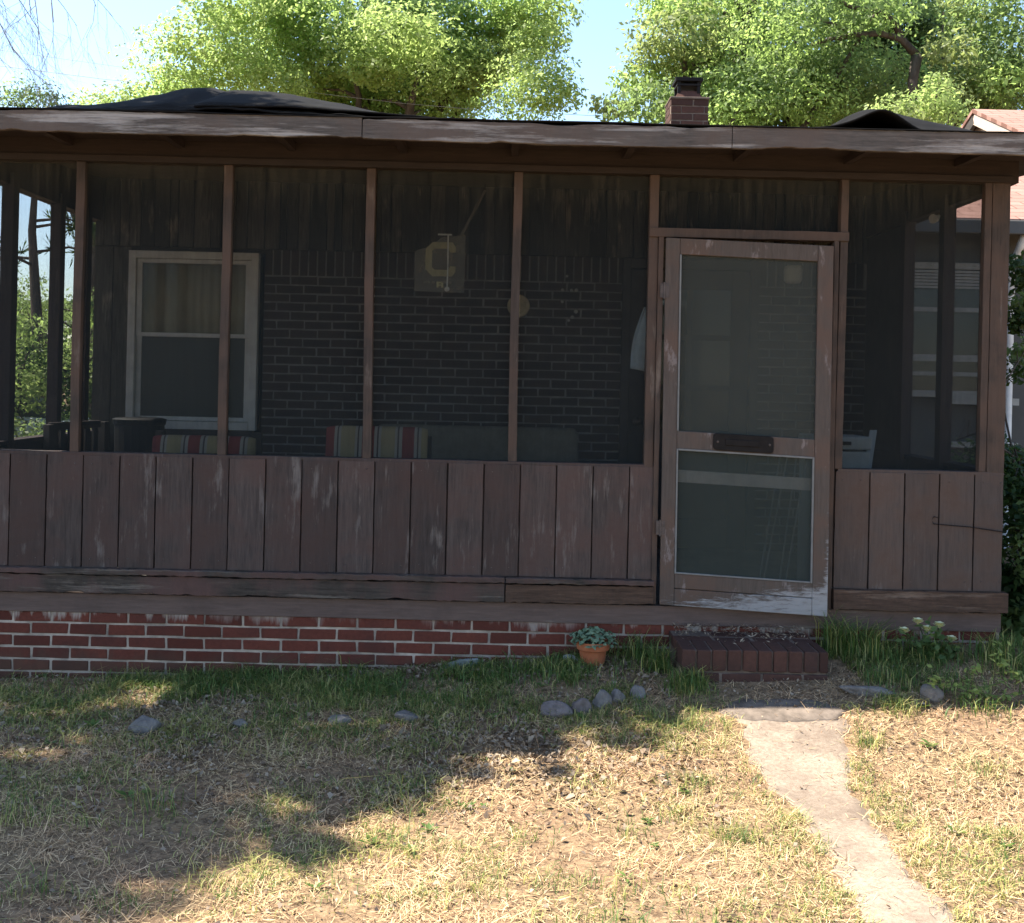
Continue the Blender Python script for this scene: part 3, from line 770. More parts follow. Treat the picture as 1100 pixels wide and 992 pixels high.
# flower pot
t = NT('terracotta'); a = t.noise(12, 6, .7, t.coord()); ps = t.pos()
M['terracotta'] = t.done(t.bsdf(t.mix(t.ramp(a, [(.35, 0), (.7, 1)]), (.30, .09, .04), (.42, .15, .07)), .85, a, .3, .004, .2))
p = gpt(638, 719)
pot = empty('flower_pot', (p.x, p.y + .085, float(ground_z(p.x, p.y + .085)) + .0), 'small terracotta pot with a green succulent standing in the grass', 'flower pot')
mb = MB(); mb.lathe([(.058, -.02), (.060, 0), (.074, .085), (.082, .086), (.087, .088), (.09, .128), (.088, .131), (.080, .131), (.077, .11), (.0, .11)], (0, 0, 0), 32)
mb.build('pot', M['terracotta'], pot, smooth=True, bevel=.002)
def leaf_quads(pos, nrm, tan, ln, wd, fold=.0):
    """diamond leaf quads; arrays of N"""
    b = np.cross(nrm, tan); b /= np.linalg.norm(b, axis=1)[:, None] + 1e-9
    ln = ln[:, None]; wd = wd[:, None]
    v = np.stack([pos - tan * ln * .5, pos + b * wd * .5 + nrm * wd * fold, pos + tan * ln * .5, pos - b * wd * .5 + nrm * wd * fold], 1).reshape(-1, 3)
    return v, np.arange(len(pos) * 4).reshape(-1, 4)
def unit(a): return a / (np.linalg.norm(a, axis=-1, keepdims=True) + 1e-9)
M['succulent'] = leafmat('succulent_leaf', (.12, .18, .11), (.22, .30, .19), (.2, .33, .12), .2)
rg = np.random.default_rng(3); n = 300
aa = rg.uniform(0, 2 * np.pi, n); rr = np.sqrt(rg.uniform(0, 1, n)) * .11
pos = np.stack([rr * np.cos(aa) * 1.12, rr * np.sin(aa) * .9, .135 + .045 * (1 - (rr / .11) ** 2) + rg.uniform(-.025, .024, n)], 1)
nr = unit(np.stack([np.cos(aa) * .5, np.sin(aa) * .5, np.ones(n)], 1) + rg.normal(size=(n, 3)) * .35); tn = unit(np.cross(nr, rg.normal(size=(n, 3))))
v, f = leaf_quads(pos, nr, tn, rg.uniform(.022, .045, n), rg.uniform(.014, .026, n), .3)
np_mesh('plant', v, f, M['succulent'], pot)
mb = MB(); mb.lathe([(0, .112), (.076, .113)], (0, 0, 0), 20); mb.build('soil', plain('pot_soil', (.05, .035, .025), .95, .3), pot)

# ================================================================== PORCH CONTENTS
FL = .425
def chair(loc, rz, label, group):
    c = empty('porch_chair', loc, label, 'chair', group, rz)
    wm = M['inner_wood']
    MB().box(-.28, .28, -.27, .25, .38, .42).build('seat', wm, c, bevel=.005)
    m = MB(); m.box(-.27, .27, .25, .275, .84, .89)
    m.box(-.27, .27, .25, .275, .46, .50)
    for k in range(6): m.box(-.25 + k * .09, -.20 + k * .09, .253, .272, .50, .84)
    m.build('backrest', wm, c, bevel=.003)
    for sx in (-1, 1):
        MB().box(sx * .3 - .025, sx * .3 + .025, -.28, -.23, 0, .60).build('leg', wm, c, bevel=.003)
        MB().box(sx * .3 - .025, sx * .3 + .025, .22, .27, 0, .88).build('leg', wm, c, bevel=.003)
        MB().box(sx * .3 - .04, sx * .3 + .04, -.30, .22, .602, .635).build('armrest', wm, c, bevel=.004)
    return c
# stripes
def stripes(name):
    t = NT(name); ps = t.pos()
    fr = t.math('FRACT', t.math('ADD', t.math('MULTIPLY', ps[0], 4.15), .34))
    r = t.node('ShaderNodeValToRGB'); r.color_ramp.interpolation = 'CONSTANT'; t.l.new(fr, r.inputs[0])
    e = r.color_ramp.elements; cols = [(0, (.30, .075, .065)), (.30, (.46, .41, .33)), (.37, (.13, .10, .09)), (.41, (.46, .41, .33)), (.47, (.44, .35, .19)), (.82, (.46, .41, .33)), (.88, (.13, .10, .09)), (.92, (.46, .41, .33))]
    while len(e) < len(cols): e.new(.5)
    for q, (p_, c_) in zip(e, cols): q.position = p_; q.color = (*c_, 1)
    n = t.noise(90, 3, .6, t.coord())
    return t.done(t.bsdf(t.mix(.25, r.outputs[0], t.mix(n, (.1, .1, .1), (.5, .5, .5)), 'MULTIPLY'), .95, n, .3, .003, .1))
M['stripe'] = stripes('striped_canvas')
def cushion(cx, cy, z0, w, h, th, label, group, tilt=.1):
    n, m_ = 26, 12; v = []; f = []
    prof = []
    for i in range(m_ * 2):
        a_ = 2 * math.pi * i / (m_ * 2); ca, sa = math.cos(a_), math.sin(a_)
        prof.append((math.copysign(abs(ca) ** .55, ca) * th / 2, math.copysign(abs(sa) ** .35, sa) * h / 2))
    k = len(prof)
    for i in range(n + 1):
        u = i / n * 2 - 1; s = (1 - abs(u) ** 8) ** .5 if abs(u) < 1 else .0; s = max(s, .35)
        for (y, z) in prof: v.append((u * w / 2, y * s + .006 * math.sin(u * 14) , z * (.93 + .07 * s)))
    for i in range(n):
        for j in range(k): j2 = (j + 1) % k; f.append((i * k + j, (i + 1) * k + j, (i + 1) * k + j2, i * k + j2))
    mb = MB(); mb.v = v; mb.f = f + [tuple(range(k)), tuple(n * k + k - 1 - j for j in range(k))]; mb.m = [0] * len(mb.f)
    o = mb.build('cushion', M['stripe'], smooth=True, loc=(cx, cy, z0 + h / 2)); o.rotation_euler = (-tilt, 0, 0)
    return tag(o, label, 'cushion', group)
ca = P(219, 468, .62); cb = P(405, 458, .62)
GC = 'wooden chairs on the porch'; GK = 'striped cushions on the porch chairs'
ch_a = chair((ca.x, .50, FL), 0, 'dark wooden porch chair below the window, holding the lower striped cushion', GC)
ch_b = copy_tree(ch_a); ch_b.location = (cb.x, .50, FL); ch_b['label'] = 'dark wooden porch chair right of the window, holding the taller striped cushion'
cushion(ca.x, .62, ca.z - .50, .615, .50, .15, 'lower red and white striped cushion below the window', GK)
cushion(cb.x, .62, cb.z - .56, .61, .56, .16, 'taller red and yellow striped cushion in front of the brick wall', GK)
ch_c = copy_tree(ch_a); q = P(120, 455, 1.45); ch_c.location = (q.x - .02, 1.45, FL); ch_c.rotation_euler = (0, 0, R(75)); ch_c['label'] = 'empty dark wooden chair in the left corner of the porch'
# dark bin under the window
q = P(150, 449, 1.75)
mb = MB(); mb.lathe([(.15, 0), (.17, q.z - FL - .05), (.178, q.z - FL - .045), (.185, q.z - FL - .01), (.16, q.z - FL), (0, q.z - FL)], (0, 0, 0), 20)
tag(mb.build('bin', plain('dark_plastic', (.008, .008, .009), .5, .2), loc=(q.x, 1.75, FL)), 'black round bin at the lower left corner of the window', 'bin')
# sofa
M['sofa'] = plain('sofa_cloth', (.17, .155, .12), .95, .2, 20, .1)
q0 = P(440, 461, 1.55); q1 = P(630, 461, 1.55); so = empty('sofa', ((q0.x + q1.x) / 2 - .15, 1.6, FL), 'low grey green sofa against the brick wall', 'sofa')
hw = (q1.x - q0.x) / 2 + .15; hz = q1.z - FL
MB().box(-hw, hw, -.42, .12, .10, .34).build('base', M['sofa'], so, bevel=.02)
mb = MB(); mb.hexa([(-hw + .02, .10, .35), (hw - .02, .10, .35), (hw - .02, .28, .35), (-hw + .02, .28, .35), (-hw + .04, .2, hz), (hw - .04, .2, hz), (hw - .04, .34, hz - .02), (-hw + .04, .34, hz - .02)]); mb.build('backrest', M['sofa'], so, bevel=.05, seg=4)
for s in (-1, 1): MB().box(s * (hw + .08) - .075, s * (hw + .08) + .075, -.42, .28, .1, .60).build('armrest', M['sofa'], so, bevel=.04, seg=3)
for s in (-1, 1): MB().box(s * hw * .5 - hw * .48, s * hw * .5 + hw * .48, -.43, .09, .342, .46).build('seat_cushion', M['sofa'], so, bevel=.04, seg=3)
for sx in (-1, 1):
    for sy in (-.38, .22): MB().box(sx * hw - .03, sx * hw + .03, sy - .03, sy + .03, 0, .1).build('leg', M['inner_wood'], so)
# banner with a block letter, hung from a slanting pole
YB = 1.0
def banner():
    b0 = P(445, 272, YB); b1 = P(500, 252, YB); b2 = P(500, 315, YB); b3 = P(445, 313, YB); b01 = P(470, 262, YB)
    root = empty('banner', ((b0.x + b1.x) / 2, YB, b2.z), 'see-through banner with a pale block letter C hanging inside the porch', 'banner')
    L = lambda p: (p.x - root.location.x, p.z - root.location.z)
    t = NT('banner_cloth'); d = t.node('ShaderNodeBsdfDiffuse'); d.inputs[0].default_value = (.30, .28, .23, 1)
    tr = t.node('ShaderNodeBsdfTransparent'); m = t.node('ShaderNodeMixShader'); n = t.noise(9, 4, .6, t.coord()); t.l.new(t.ramp(n, [(.3, .35), (.7, .65)]), m.inputs[0])
    t.l.new(tr.outputs[0], m.inputs[1]); t.l.new(d.outputs[0], m.inputs[2]); cloth = t.done(m.outputs[0])
    x0, z1 = L(P(446, 270, YB)); x1, zt = L(P(500, 253, YB)); zb = 0.0
    mb = MB(); mb.prism([(x0, zb + .005), (x1, zb), (x1, zt), (x0 + .17, zt - .015), (x0 + .10, zt - .075), (x0 + .02, zt - .1), (x0 + .0, zt - .11)], 0, .003); mb.build('cloth', cloth, root)
    # block letter C with clipped corners, opening to the right
    cx0, cz1 = L(P(457.5, 260, YB)); cx1, cz0 = L(P(489, 297.5, YB)); th = .042; k = .045
    C = [(cx1, cz1 - .03), (cx1 - .02, cz1), (cx0 + k, cz1), (cx0, cz1 - k), (cx0, cz0 + k), (cx0 + k, cz0), (cx1 - .02, cz0), (cx1, cz0 + .03), (cx1, cz0 + .065), (cx1 - .035, cz0 + .065), (cx1 - .045, cz0 + th), (cx0 + k + .015, cz0 + th), (cx0 + th, cz0 + k + .012), (cx0 + th, cz1 - k - .012), (cx0 + k + .015, cz1 - th), (cx1 - .045, cz1 - th), (cx1 - .035, cz1 - .065), (cx1, cz1 - .065)]
    mb = MB(); mb.prism(C, -.005, -.001); mb.build('letter', plain('letter_cloth', (.42, .38, .23), .9, .15, 30), root)
    # faint small lettering line and worn pale tag at the lower edge
    mb = MB(); zl = cz0 - .045
    for i, w in enumerate((.02, .016, .02, .014, .02, .018, .02)): mb.box(cx0 - .01 + i * .027, cx0 - .01 + i * .027 + w, -.004, -.001, zl, zl + .014)
    mb.build('lettering', plain('lettering_cloth', (.24, .23, .19), .9, .1), root)
    mb = MB(); tx, tz = L(P(469, 309, YB)); mb.box(tx, tx + .012, -.006, -.001, tz, tz + .035); mb.box(tx + .013, tx + .03, -.006, -.001, tz + .026, tz + .035); mb.box(tx + .03, tx + .042, -.006, -.001, tz, tz + .03); mb.box(tx + .013, tx + .029, -.006, -.001, tz + .012, tz + .019)
    mb.build('tag', plain('tag_cloth', (.55, .52, .3), .9, .1), root)
    sx, sz1 = L(P(481.5, 253, YB)); _, sz0 = L(P(481.5, 311, YB))
    mb = MB(); mb.tube([(sx, -.012, sz1), (sx + .003, -.014, (sz0 + sz1) / 2), (sx, -.012, sz0)], .0048, 6); mb.box(sx - .065, sx + .025, -.02, -.006, sz1 - .002, sz1 + .007)
    mb.lathe([(0, -.016), (.012, -.012), (.017, 0), (.012, .012), (0, .016)], (sx, -.012, sz0), 8)
    mb.build('cord', plain('cord_white', (.7, .7, .66), .8, .1), root)
    p0 = Vector((L(P(495, 254, YB))[0], .01, L(P(495, 254, YB))[1])); p1 = Vector((L(P(521, 203, YB))[0], .06, L(P(521, 203, YB))[1]))
    mb = MB(); mb.tube([p0, p1, p1 + (p1 - p0) * .0], [.010, .008, .007], 8); mb.build('pole', plain('pole_wood', (.20, .18, .14), .7, .2), root)
    mb = MB(); mb.tube([p1, p1 + Vector((0, .0, .04))], [.003, .003], 6); mb.build('hanger', M['black_metal'], root)
banner()
# round plaque on the wall
q = P(557, 329, YR - .01); mb = MB(); mb.lathe([(0, 0), (.082, 0), (.085, .008), (.078, .02), (.055, .024), (.05, .018), (0, .02)], (0, 0, 0), 28)
o = mb.build('wall_plaque', plain('plaque_tan', (.42, .36, .25), .7, .25, 14), smooth=False, loc=(q.x, YR - .004, q.z)); o.rotation_euler = (R(90), 0, 0)
tag(o, 'round tan plaque on the dark brick wall behind a porch post', 'plaque')
# shells / chime
root = empty('wind_chime', (P(612, 300, 1.9).x, 1.9, P(612, 300, 1.9).z), 'thin hanging string of small pale shells before the brick wall', 'wind chime')
M['shell'] = plain('shell', (.38, .37, .33), .7, .2, 30)
mb = MB(); mb.tube([(0, 0, .62), (0, 0, -.3)], .0018, 5); mb.tube([(-.05, 0, -.02), (.06, 0, .0)], .002, 5); mb.tube([(-.05, 0, -.02), (-.05, 0, -.17)], .0018, 5); mb.tube([(.06, 0, 0), (.055, 0, -.27)], .0018, 5); mb.build('string', M['inner_wood'], root)
for dx, dz, s in ((-.02, .02, .011), (-.05, -.08, .013), (.015, -.08, .012), (.05, -.08, .014), (-.05, -.165, .012), (.05, -.235, .016), (.025, -.275, .014), (0, -.3, .011)):
    mb = MB(); mb.lathe([(0, -s), (s * .8, -s * .5), (s, 0), (s * .6, s * .7), (0, s)], (dx, 0, dz), 8); mb.build('shell', M['shell'], root, smooth=True)
# towel hanging by the door post
q = P(691, 330, .35); v = []; n = 14; m_ = 16
for j in range(m_ + 1):
    for i in range(n + 1):
        u = i / n; k = j / m_; wd = .06 + .09 * math.sin(min(1, k * 1.3) * 1.5)
        v.append(((u - .5) * wd * (1) + .05 - wd * .25, .02 * math.sin(u * 9 + k * 2) , -k * .36 - .03 * u * k))
f = [(j * (n + 1) + i, j * (n + 1) + i + 1, (j + 1) * (n + 1) + i + 1, (j + 1) * (n + 1) + i) for j in range(m_) for i in range(n)]
o = np_mesh('towel', v, f, plain('towel_cloth', (.42, .47, .47), .95, .12, 20, .1), smooth=True, loc=(q.x, .35, q.z)); o.modifiers.new('cloth', 'SOLIDIFY').thickness = .006
tag(o, 'pale blue cloth hanging inside the porch left of the screen door', 'towel')
# wall lamp beside entry door
q = P(852, 296, YR - .06); root = empty('wall_lamp', (q.x, YR - .06, q.z - .06), 'small pale wall lamp beside the entry door behind the screen', 'wall lamp')
mb = MB(); mb.lathe([(.05, 0), (.068, .02), (.07, .10), (.06, .13), (0, .135)], (0, 0, 0), 18); mb.build('lamp_shade', plain('opal_glass', (.75, .72, .6), .4, .08), root, smooth=True)
mb = MB(); mb.box(-.04, .04, .045, .055, .02, .16); mb.box(-.01, .01, 0, .046, .13, .15); mb.build('bracket', M['black_metal'], root)
# cabinet and leaning plank at the right
q = P(912, 468, .62); root = empty('cabinet', (q.x - .09, .62, FL), 'pale grey small cabinet right of the screen door', 'cabinet')
M['cab'] = plain('cabinet_paint', (.34, .36, .34), .6, .12, 10); hz = q.z - FL
MB().box(-.17, .17, -.15, .15, .03, hz - .09).build('body', M['cab'], root, bevel=.006)
MB().box(-.18, .18, -.16, .16, hz - .08, hz).build('lid', M['cab'], root, bevel=.012)
MB().box(-.05, .05, -.175, -.161, hz - .05, hz - .03).build('handle', M['black_metal'], root)
a = P(938, 463, .9); b = P(932, 503, .72); d = (b - a); b2 = a + d * ((FL + .006 - a.z) / d.z)
mb = MB(); mb.plank(a, b2, (1, 0, 0), .045, .02, 4, .0005)
tag(mb.build('plank', plain('plank_pale', (.36, .37, .35), .8, .15), bevel=.002), 'pale plank standing on the porch floor beside the cabinet', 'plank')
# small white bracket light at right
q = P(1006, 235, .72); mb = MB(); mb.tube([q + Vector((.02, 0, .02)), q, q + Vector((-.03, -.02, -.005))], [.006, .022, .03], 10)
tag(mb.build('spotlight', M['white']), 'tiny white cone lamp fixed near the right side posts', 'lamp')
# folded chair frame leaning behind the door
M['pole_pale'] = plain('pale_pole', (.24, .235, .22), .6, .15)
root = empty('folding_frame', (1.6, .42, FL), 'pale folded metal frame leaning inside behind the screen door', 'folding frame')
for (p0, p1) in (((838, 490), (822, 585)), ((856, 490), (842, 590)), ((866, 492), (848, 600)), ((846, 490), (828, 583))):
    a = P(*p0, .5); b = P(*p1, .32); d = b - a; b2 = a + d * ((FL + .004 - a.z) / d.z)
    mb = MB(); mb.tube([a - root.location, b2 - root.location], .005, 8); mb.build('rod', M['pole_pale'], root)

# ================================================================== VEGETATION
def tree_mesh(name, base, trunk_r, trunk_top, clumps, leaf, per, mats, label, cat='tree', group=None, seed=1, flat=.6, limbs=14, up=.8, lw=.5, bark=None, droop=0.0):
    """base xyz; clumps list of (x,y,z,r) world; returns root"""
    rg = np.random.default_rng(seed); rr_ = random.Random(seed)
    root = empty(name, base, label, cat, group); B = np.array(base, float)
    cl = np.array(clumps, float)
    mb = MB(); top = Vector(trunk_top) - Vector(base)
    pts = [Vector((0, 0, -.2))]; rad = [trunk_r * 1.35]
    for i in range(1, 8):
        k = i / 7; pts.append(top * k + Vector((rr_.uniform(-1, 1) * trunk_r * .5, rr_.uniform(-1, 1) * trunk_r * .5, 0))); rad.append(trunk_r * (1 - .55 * k))
    mb.tube(pts, rad, 12)
    idx = rg.permutation(len(cl))[:limbs]
    for i in idx:
        tgt = Vector(cl[i, :3] - B); s_ = top * rr_.uniform(.6, 1.0); mid = s_.lerp(tgt, .5) + Vector((rr_.uniform(-.3, .3), rr_.uniform(-.3, .3), rr_.uniform(.1, .6) * (1 - droop)))
        r0 = trunk_r * rr_.uniform(.25, .5)
        P_ = [s_.lerp(mid, 0), s_.lerp(mid, .5) + Vector((rr_.uniform(-.1, .1), rr_.uniform(-.1, .1), .1)), mid, mid.lerp(tgt, .5) + Vector((rr_.uniform(-.15, .15), rr_.uniform(-.15, .15), .05)), tgt]
        mb.tube(P_, [r0, r0 * .85, r0 * .65, r0 * .42, r0 * .15], 7)
        for q_ in range(3):
            s2 = P_[2].lerp(P_[3], rr_.random()); e2 = s2 + Vector((rr_.uniform(-1, 1), rr_.uniform(-1, 1), rr_.uniform(-.2, .8))) * cl[i, 3] * .8
            mb.tube([s2, s2.lerp(e2, .5) + Vector((0, 0, .08)), e2], [r0 * .35, r0 * .25, r0 * .08], 5)
    mb.build('trunk', bark or M['bark'], root, smooth=True)
    V = []; Fc = []; MI = []; off = 0
    for ci, (x, y, z, r) in enumerate(cl):
        n = int(per * r ** 1.6)
        d = unit(rg.normal(size=(n, 3))); rad_ = r * rg.uniform(.1, 1, (n, 1)) ** .33
        lump = 1 + .28 * np.sin(d[:, :1] * 5 + ci) * np.cos(d[:, 1:2] * 4 + ci * 2) + .15 * np.sin(d[:, 2:3] * 9 + ci)
        p_ = d * rad_ * lump; p_[:, 2] *= flat
        p_ += np.array([x, y, z]) - B
        nn_ = unit(rg.normal(size=(n, 3)) * .75 + np.array([0, 0, up * .8]) + d * .9); tt = unit(np.cross(nn_, rg.normal(size=(n, 3)))); tt[:, 2] -= droop; tt = unit(tt)
        ln = leaf * rg.uniform(.55, 1.25, n) * rg.uniform(.75, 1.3)
        v, f = leaf_quads(p_, nn_, tt, ln, ln * lw, .12)
        V.append(v); Fc.append(f + off); off += len(v)
        MI.append(np.full(n, rg.integers(0, len(mats))))
    np_mesh('crown', np.concatenate(V), np.concatenate(Fc), mats, root, mi=np.concatenate(MI))
    return root
t = NT('bark'); a = t.noise(4, 7, .7, t.coord((3, 3, .6))); M['bark'] = t.done(t.bsdf(t.mix(t.ramp(a, [(.3, 0), (.7, 1)]), (.035, .028, .024), (.12, .10, .085)), .95, a, .8, .03, .1))
M['leaf_y'] = leafmat('leaf_yellow_green', (.17, .235, .075), (.25, .32, .11), (.52, .67, .22), .54)
M['leaf_g'] = leafmat('leaf_fresh_green', (.125, .19, .06), (.19, .27, .09), (.50, .68, .2), .56)
M['leaf_m'] = leafmat('leaf_mid_green', (.08, .13, .048), (.14, .20, .075), (.33, .46, .15), .52)
M['leaf_d'] = leafmat('leaf_dark_green', (.025, .055, .018), (.05, .09, .028), (.09, .15, .03), .35)
M['leaf_p'] = leafmat('leaf_pale_green', (.14, .18, .07), (.20, .24, .10), (.42, .5, .17), .5)

def px_clumps(Y, spec, seed, jitter_y=2.0):
    """clump centres given where the crown shows from the street, spread through real depth"""
    rg = random.Random(seed); out = []
    for (px, py, r) in spec:
        y = Y + rg.uniform(-jitter_y, jitter_y); q = P(px, py, y); out.append((q.x, q.y, q.z, r))
    return out
def crown_fill(c, rad, n, r, seed, zmin=None):
    rg = np.random.default_rng(seed); out = []
    while len(out) < n:
        d = unit(rg.normal(size=(1, 3)))[0] * rg.uniform(.35, 1) ** .5
        p_ = np.array(c) + d * np.array(rad)
        if zmin is not None and p_[2] < zmin: continue
        out.append((p_[0], p_[1], p_[2], r * rg.uniform(.7, 1.25)))
    return out
# big rounded tree behind the left half of the roof
rgA = random.Random(2); spec = []
outline = [(200, 66), (222, 44), (250, 20), (190, 92), (255, 0), (300, -20), (360, -40), (430, -40), (500, -25), (550, -8), (572, 15), (578, 42), (575, 75), (585, 98), (560, 112), (530, 60), (480, 100), (420, 105), (360, 100), (300, 92), (240, 90), (200, 92), (250, 50), (310, 40), (370, 50), (430, 40), (470, 20), (520, 20), (550, 60), (400, 75), (340, 72), (270, 70), (560, 35), (460, 65)]
for (x, y) in outline: spec.append((x, y, rgA.uniform(.6, 1.15)))
spec += [(480, 60, .9), (450, 80, .9), (500, 95, .8), (515, 75, .7), (340, 95, .8), (420, 60, 1), (300, 60, 1), (330, 20, 1)]
cl = px_clumps(16.6, spec, 4, 1.6) + crown_fill((-3.5, 18.8, 9.8), (3.1, 3.0, 3.8), 36, 1.15, 8, 6.5) + crown_fill((-3.0, 18, 5.6), (2.6, 2.4, 1.2), 10, 1.2, 9)
tree_mesh('broadleaf_tree', (-2.4, 18, 0), .38, (-2.5, 18, 6.0), cl, .105, 2000, [M['leaf_y'], M['leaf_g'], M['leaf_y']], 'big round yellow green tree rising behind the left half of the roof', seed=11, limbs=12, flat=.5)
# large tree behind the chimney and the right half
spec = [(735, 10, .8), (708, 62, .75), (690, 88, .6), (655, 116, .45), (740, 60, .9), (730, 95, .9), (700, 112, .7), (735, 40, 1), (770, 15, 1), (820, 0, 1), (780, 60, 1), (830, 45, 1), (770, 100, .9), (815, 95, 1), (860, 80, 1), (850, 20, 1), (900, 10, 1), (870, 110, .8), (905, 75, 1), (830, 118, .8), (720, 0, .8), (940, 15, .8), (730, 118, .7), (790, 122, .7)]
cl = px_clumps(14, spec, 5, 1.3) + crown_fill((5.3, 15.8, 8.5), (2.1, 2.0, 3.8), 26, 1.1, 18, 5.6) + crown_fill((4.4, 15, 5.0), (2.2, 2, .9), 8, 1.0, 19)
tree_mesh('broadleaf_tree', (4.2, 15.5, 0), .36, (4.0, 15.5, 6.2), cl, .098, 1800, [M['leaf_g'], M['leaf_g'], M['leaf_p'], M['leaf_m']], 'tall mid green tree rising behind the chimney', seed=12, limbs=16, flat=.52, droop=.4)
# dark heavy tree with thick bare limbs at the right
spec = [(960, 60, .9), (930, 95, .9), (985, 30, .9), (1010, 70, .9), (1000, 100, .8), (960, 115, .8), (890, 118, .7), (1040, 40, .9), (920, 45, .8)]
cl = px_clumps(17.5, spec, 6, 1.2) + crown_fill((7.2, 18.5, 8.5), (3.0, 2.0, 3.5), 26, 1.15, 28, 5.8)
tr_d = tree_mesh('broadleaf_tree', (6.6, 17.5, 0), .42, (6.7, 17.3, 6.5), cl, .10, 1500, [M['leaf_m'], M['leaf_d'], M['leaf_m']], 'dark shadowy tree with thick bare limbs right of the chimney', seed=13, limbs=14, flat=.52)
mb = MB()
for pts, r0 in (([(985, 60), (968, 42), (945, 36), (918, 38), (893, 42), (872, 48)], .075), ([(968, 42), (960, 22), (940, 12), (915, 8), (890, -4)], .065), ([(985, 60), (980, 90), (985, 130), (990, 200)], .10), ([(918, 38), (900, 28), (880, 22)], .05)):
    w = [P(x, y, 13.1 - .05 * i) - Vector((6.6, 17.5, 0)) for i, (x, y) in enumerate(pts)]
    mb.tube(w, [r0 * (1 - .13 * i) for i in range(len(w))], 8)
mb.build('limb', M['bark'], tr_d, smooth=True)
# right edge tree over the neighbour's roof
spec = [(1060, 20, .8), (1085, 60, .9), (1045, 85, .8), (1095, 95, .8), (1030, 105, .6), (1075, 100, .7), (1105, 20, .9), (1120, 70, .9), (1020, 55, .5), (1050, 0, .7)]
cl = px_clumps(13.5, spec, 7, .8) + crown_fill((8.2, 14.6, 6.8), (1.7, 1.4, 3.0), 18, .9, 38, 4.2)
tree_mesh('broadleaf_tree', (8.3, 14.4, 0), .25, (8.2, 14.4, 4.8), cl, .095, 1250, [M['leaf_m'], M['leaf_p'], M['leaf_g']], 'leafy tree standing over the red roof at the right edge', seed=14, limbs=12, flat=.6)
# bright small tree peeping over the roof on the right
spec = [(962, 118, .42), (985, 122, .42), (1003, 112, .42), (1012, 100, .36), (972, 128, .4), (1020, 122, .4), (995, 128, .4), (1008, 88, .25)]
cl = px_clumps(10.5, spec, 8, .4) + crown_fill((6.5, 10.8, 4.6), (.7, .5, .6), 8, .5, 48)
tree_mesh('small_tree', (6.5, 10.8, 0), .09, (6.5, 10.8, 4.2), cl, .08, 1800, [M['leaf_y'], M['leaf_p']], 'small bright yellow green tree between the dark tree and the red roof', seed=15, limbs=8)
# low trees far left
spec = [(105, 112, .8), (125, 108, .8), (150, 104, .8), (175, 104, .8), (95, 117, .6), (135, 112, .9), (195, 104, .8)]
cl = px_clumps(27, spec, 9, 1) + crown_fill((-10.6, 27.5, 7.2), (2, 1.2, 1.2), 10, 1.1, 58)
tree_mesh('small_tree', (-10.6, 27.5, 0), .22, (-10.6, 27.5, 6.5), cl, .13, 700, [M['leaf_y']], 'low yellow green tree just above the roof left of the round tree', seed=16, limbs=8)
spec = [(5, 104, .8), (25, 99, .8), (45, 102, .8), (58, 108, .6), (-20, 100, .8), (15, 110, .8), (40, 110, .7)]
cl = px_clumps(30, spec, 10, .8) + crown_fill((-13.5, 30.5, 7.4), (2, 1, 1.2), 10, 1.1, 68)
tree_mesh('small_tree', (-13.5, 30.5, 0), .22, (-13.5, 30.5, 6.5), cl, .13, 420, [M['leaf_d'], M['leaf_m']], 'sparse dark tree peeping over the far left end of the roof', seed=17, limbs=8)
# pine seen through the left side screens
def tufts(base, tips, seed, n, ln):
    rg = np.random.default_rng(seed); V = []
    for tp in tips:
        d = unit(rg.normal(size=(n, 3)) + np.array([0, 0, .25])); r = rg.uniform(.0, .25, (n, 1))
        V.append((np.array(tp) + d * r, d))
    p_ = np.concatenate([a for a, b in V]); d = np.concatenate([b for a, b in V])
    nn_ = unit(np.cross(d, rg.normal(size=d.shape)))
    return leaf_quads(p_ - np.array(base), nn_, d, np.full(len(p_), ln) * rg.uniform(.6, 1.2, len(p_)), np.full(len(p_), ln * .12))
pine_b = (P(38, 300, 14).x, 14.0, 0)
root = empty('pine_tree', pine_b, 'thin pine with spreading bare branches seen through the left porch screen', 'tree')
mb = MB(); mb.tube([(0, 0, -.2), (.05, 0, 2.5), (-.08, 0, 4.2), (.0, 0, 5.9)], [.12, .10, .07, .03], 10); tips = []; r6 = random.Random(4)
for k in range(13):
    z = r6.uniform(3.3, 5.5); a_ = r6.uniform(0, 6.28); l_ = (6.6 - z) * .3 + .3
    e_ = Vector((math.cos(a_) * l_, math.sin(a_) * l_, z + r6.uniform(-.1, .35))); s_ = Vector((0, 0, z))
    mb.tube([s_, s_.lerp(e_, .5) + Vector((0, 0, .1)), e_], [.03, .022, .008], 5)
    for q_ in range(5): tips.append(Vector(pine_b) + s_.lerp(e_, .45 + .14 * q_) + Vector((r6.uniform(-.25, .25), r6.uniform(-.25, .25), r6.uniform(-.05, .2))))
mb.build('trunk', M['bark'], root, smooth=True)
v, f = tufts(pine_b, tips, 5, 34, .22); np_mesh('crown', v, f, M['leaf_d'], root)
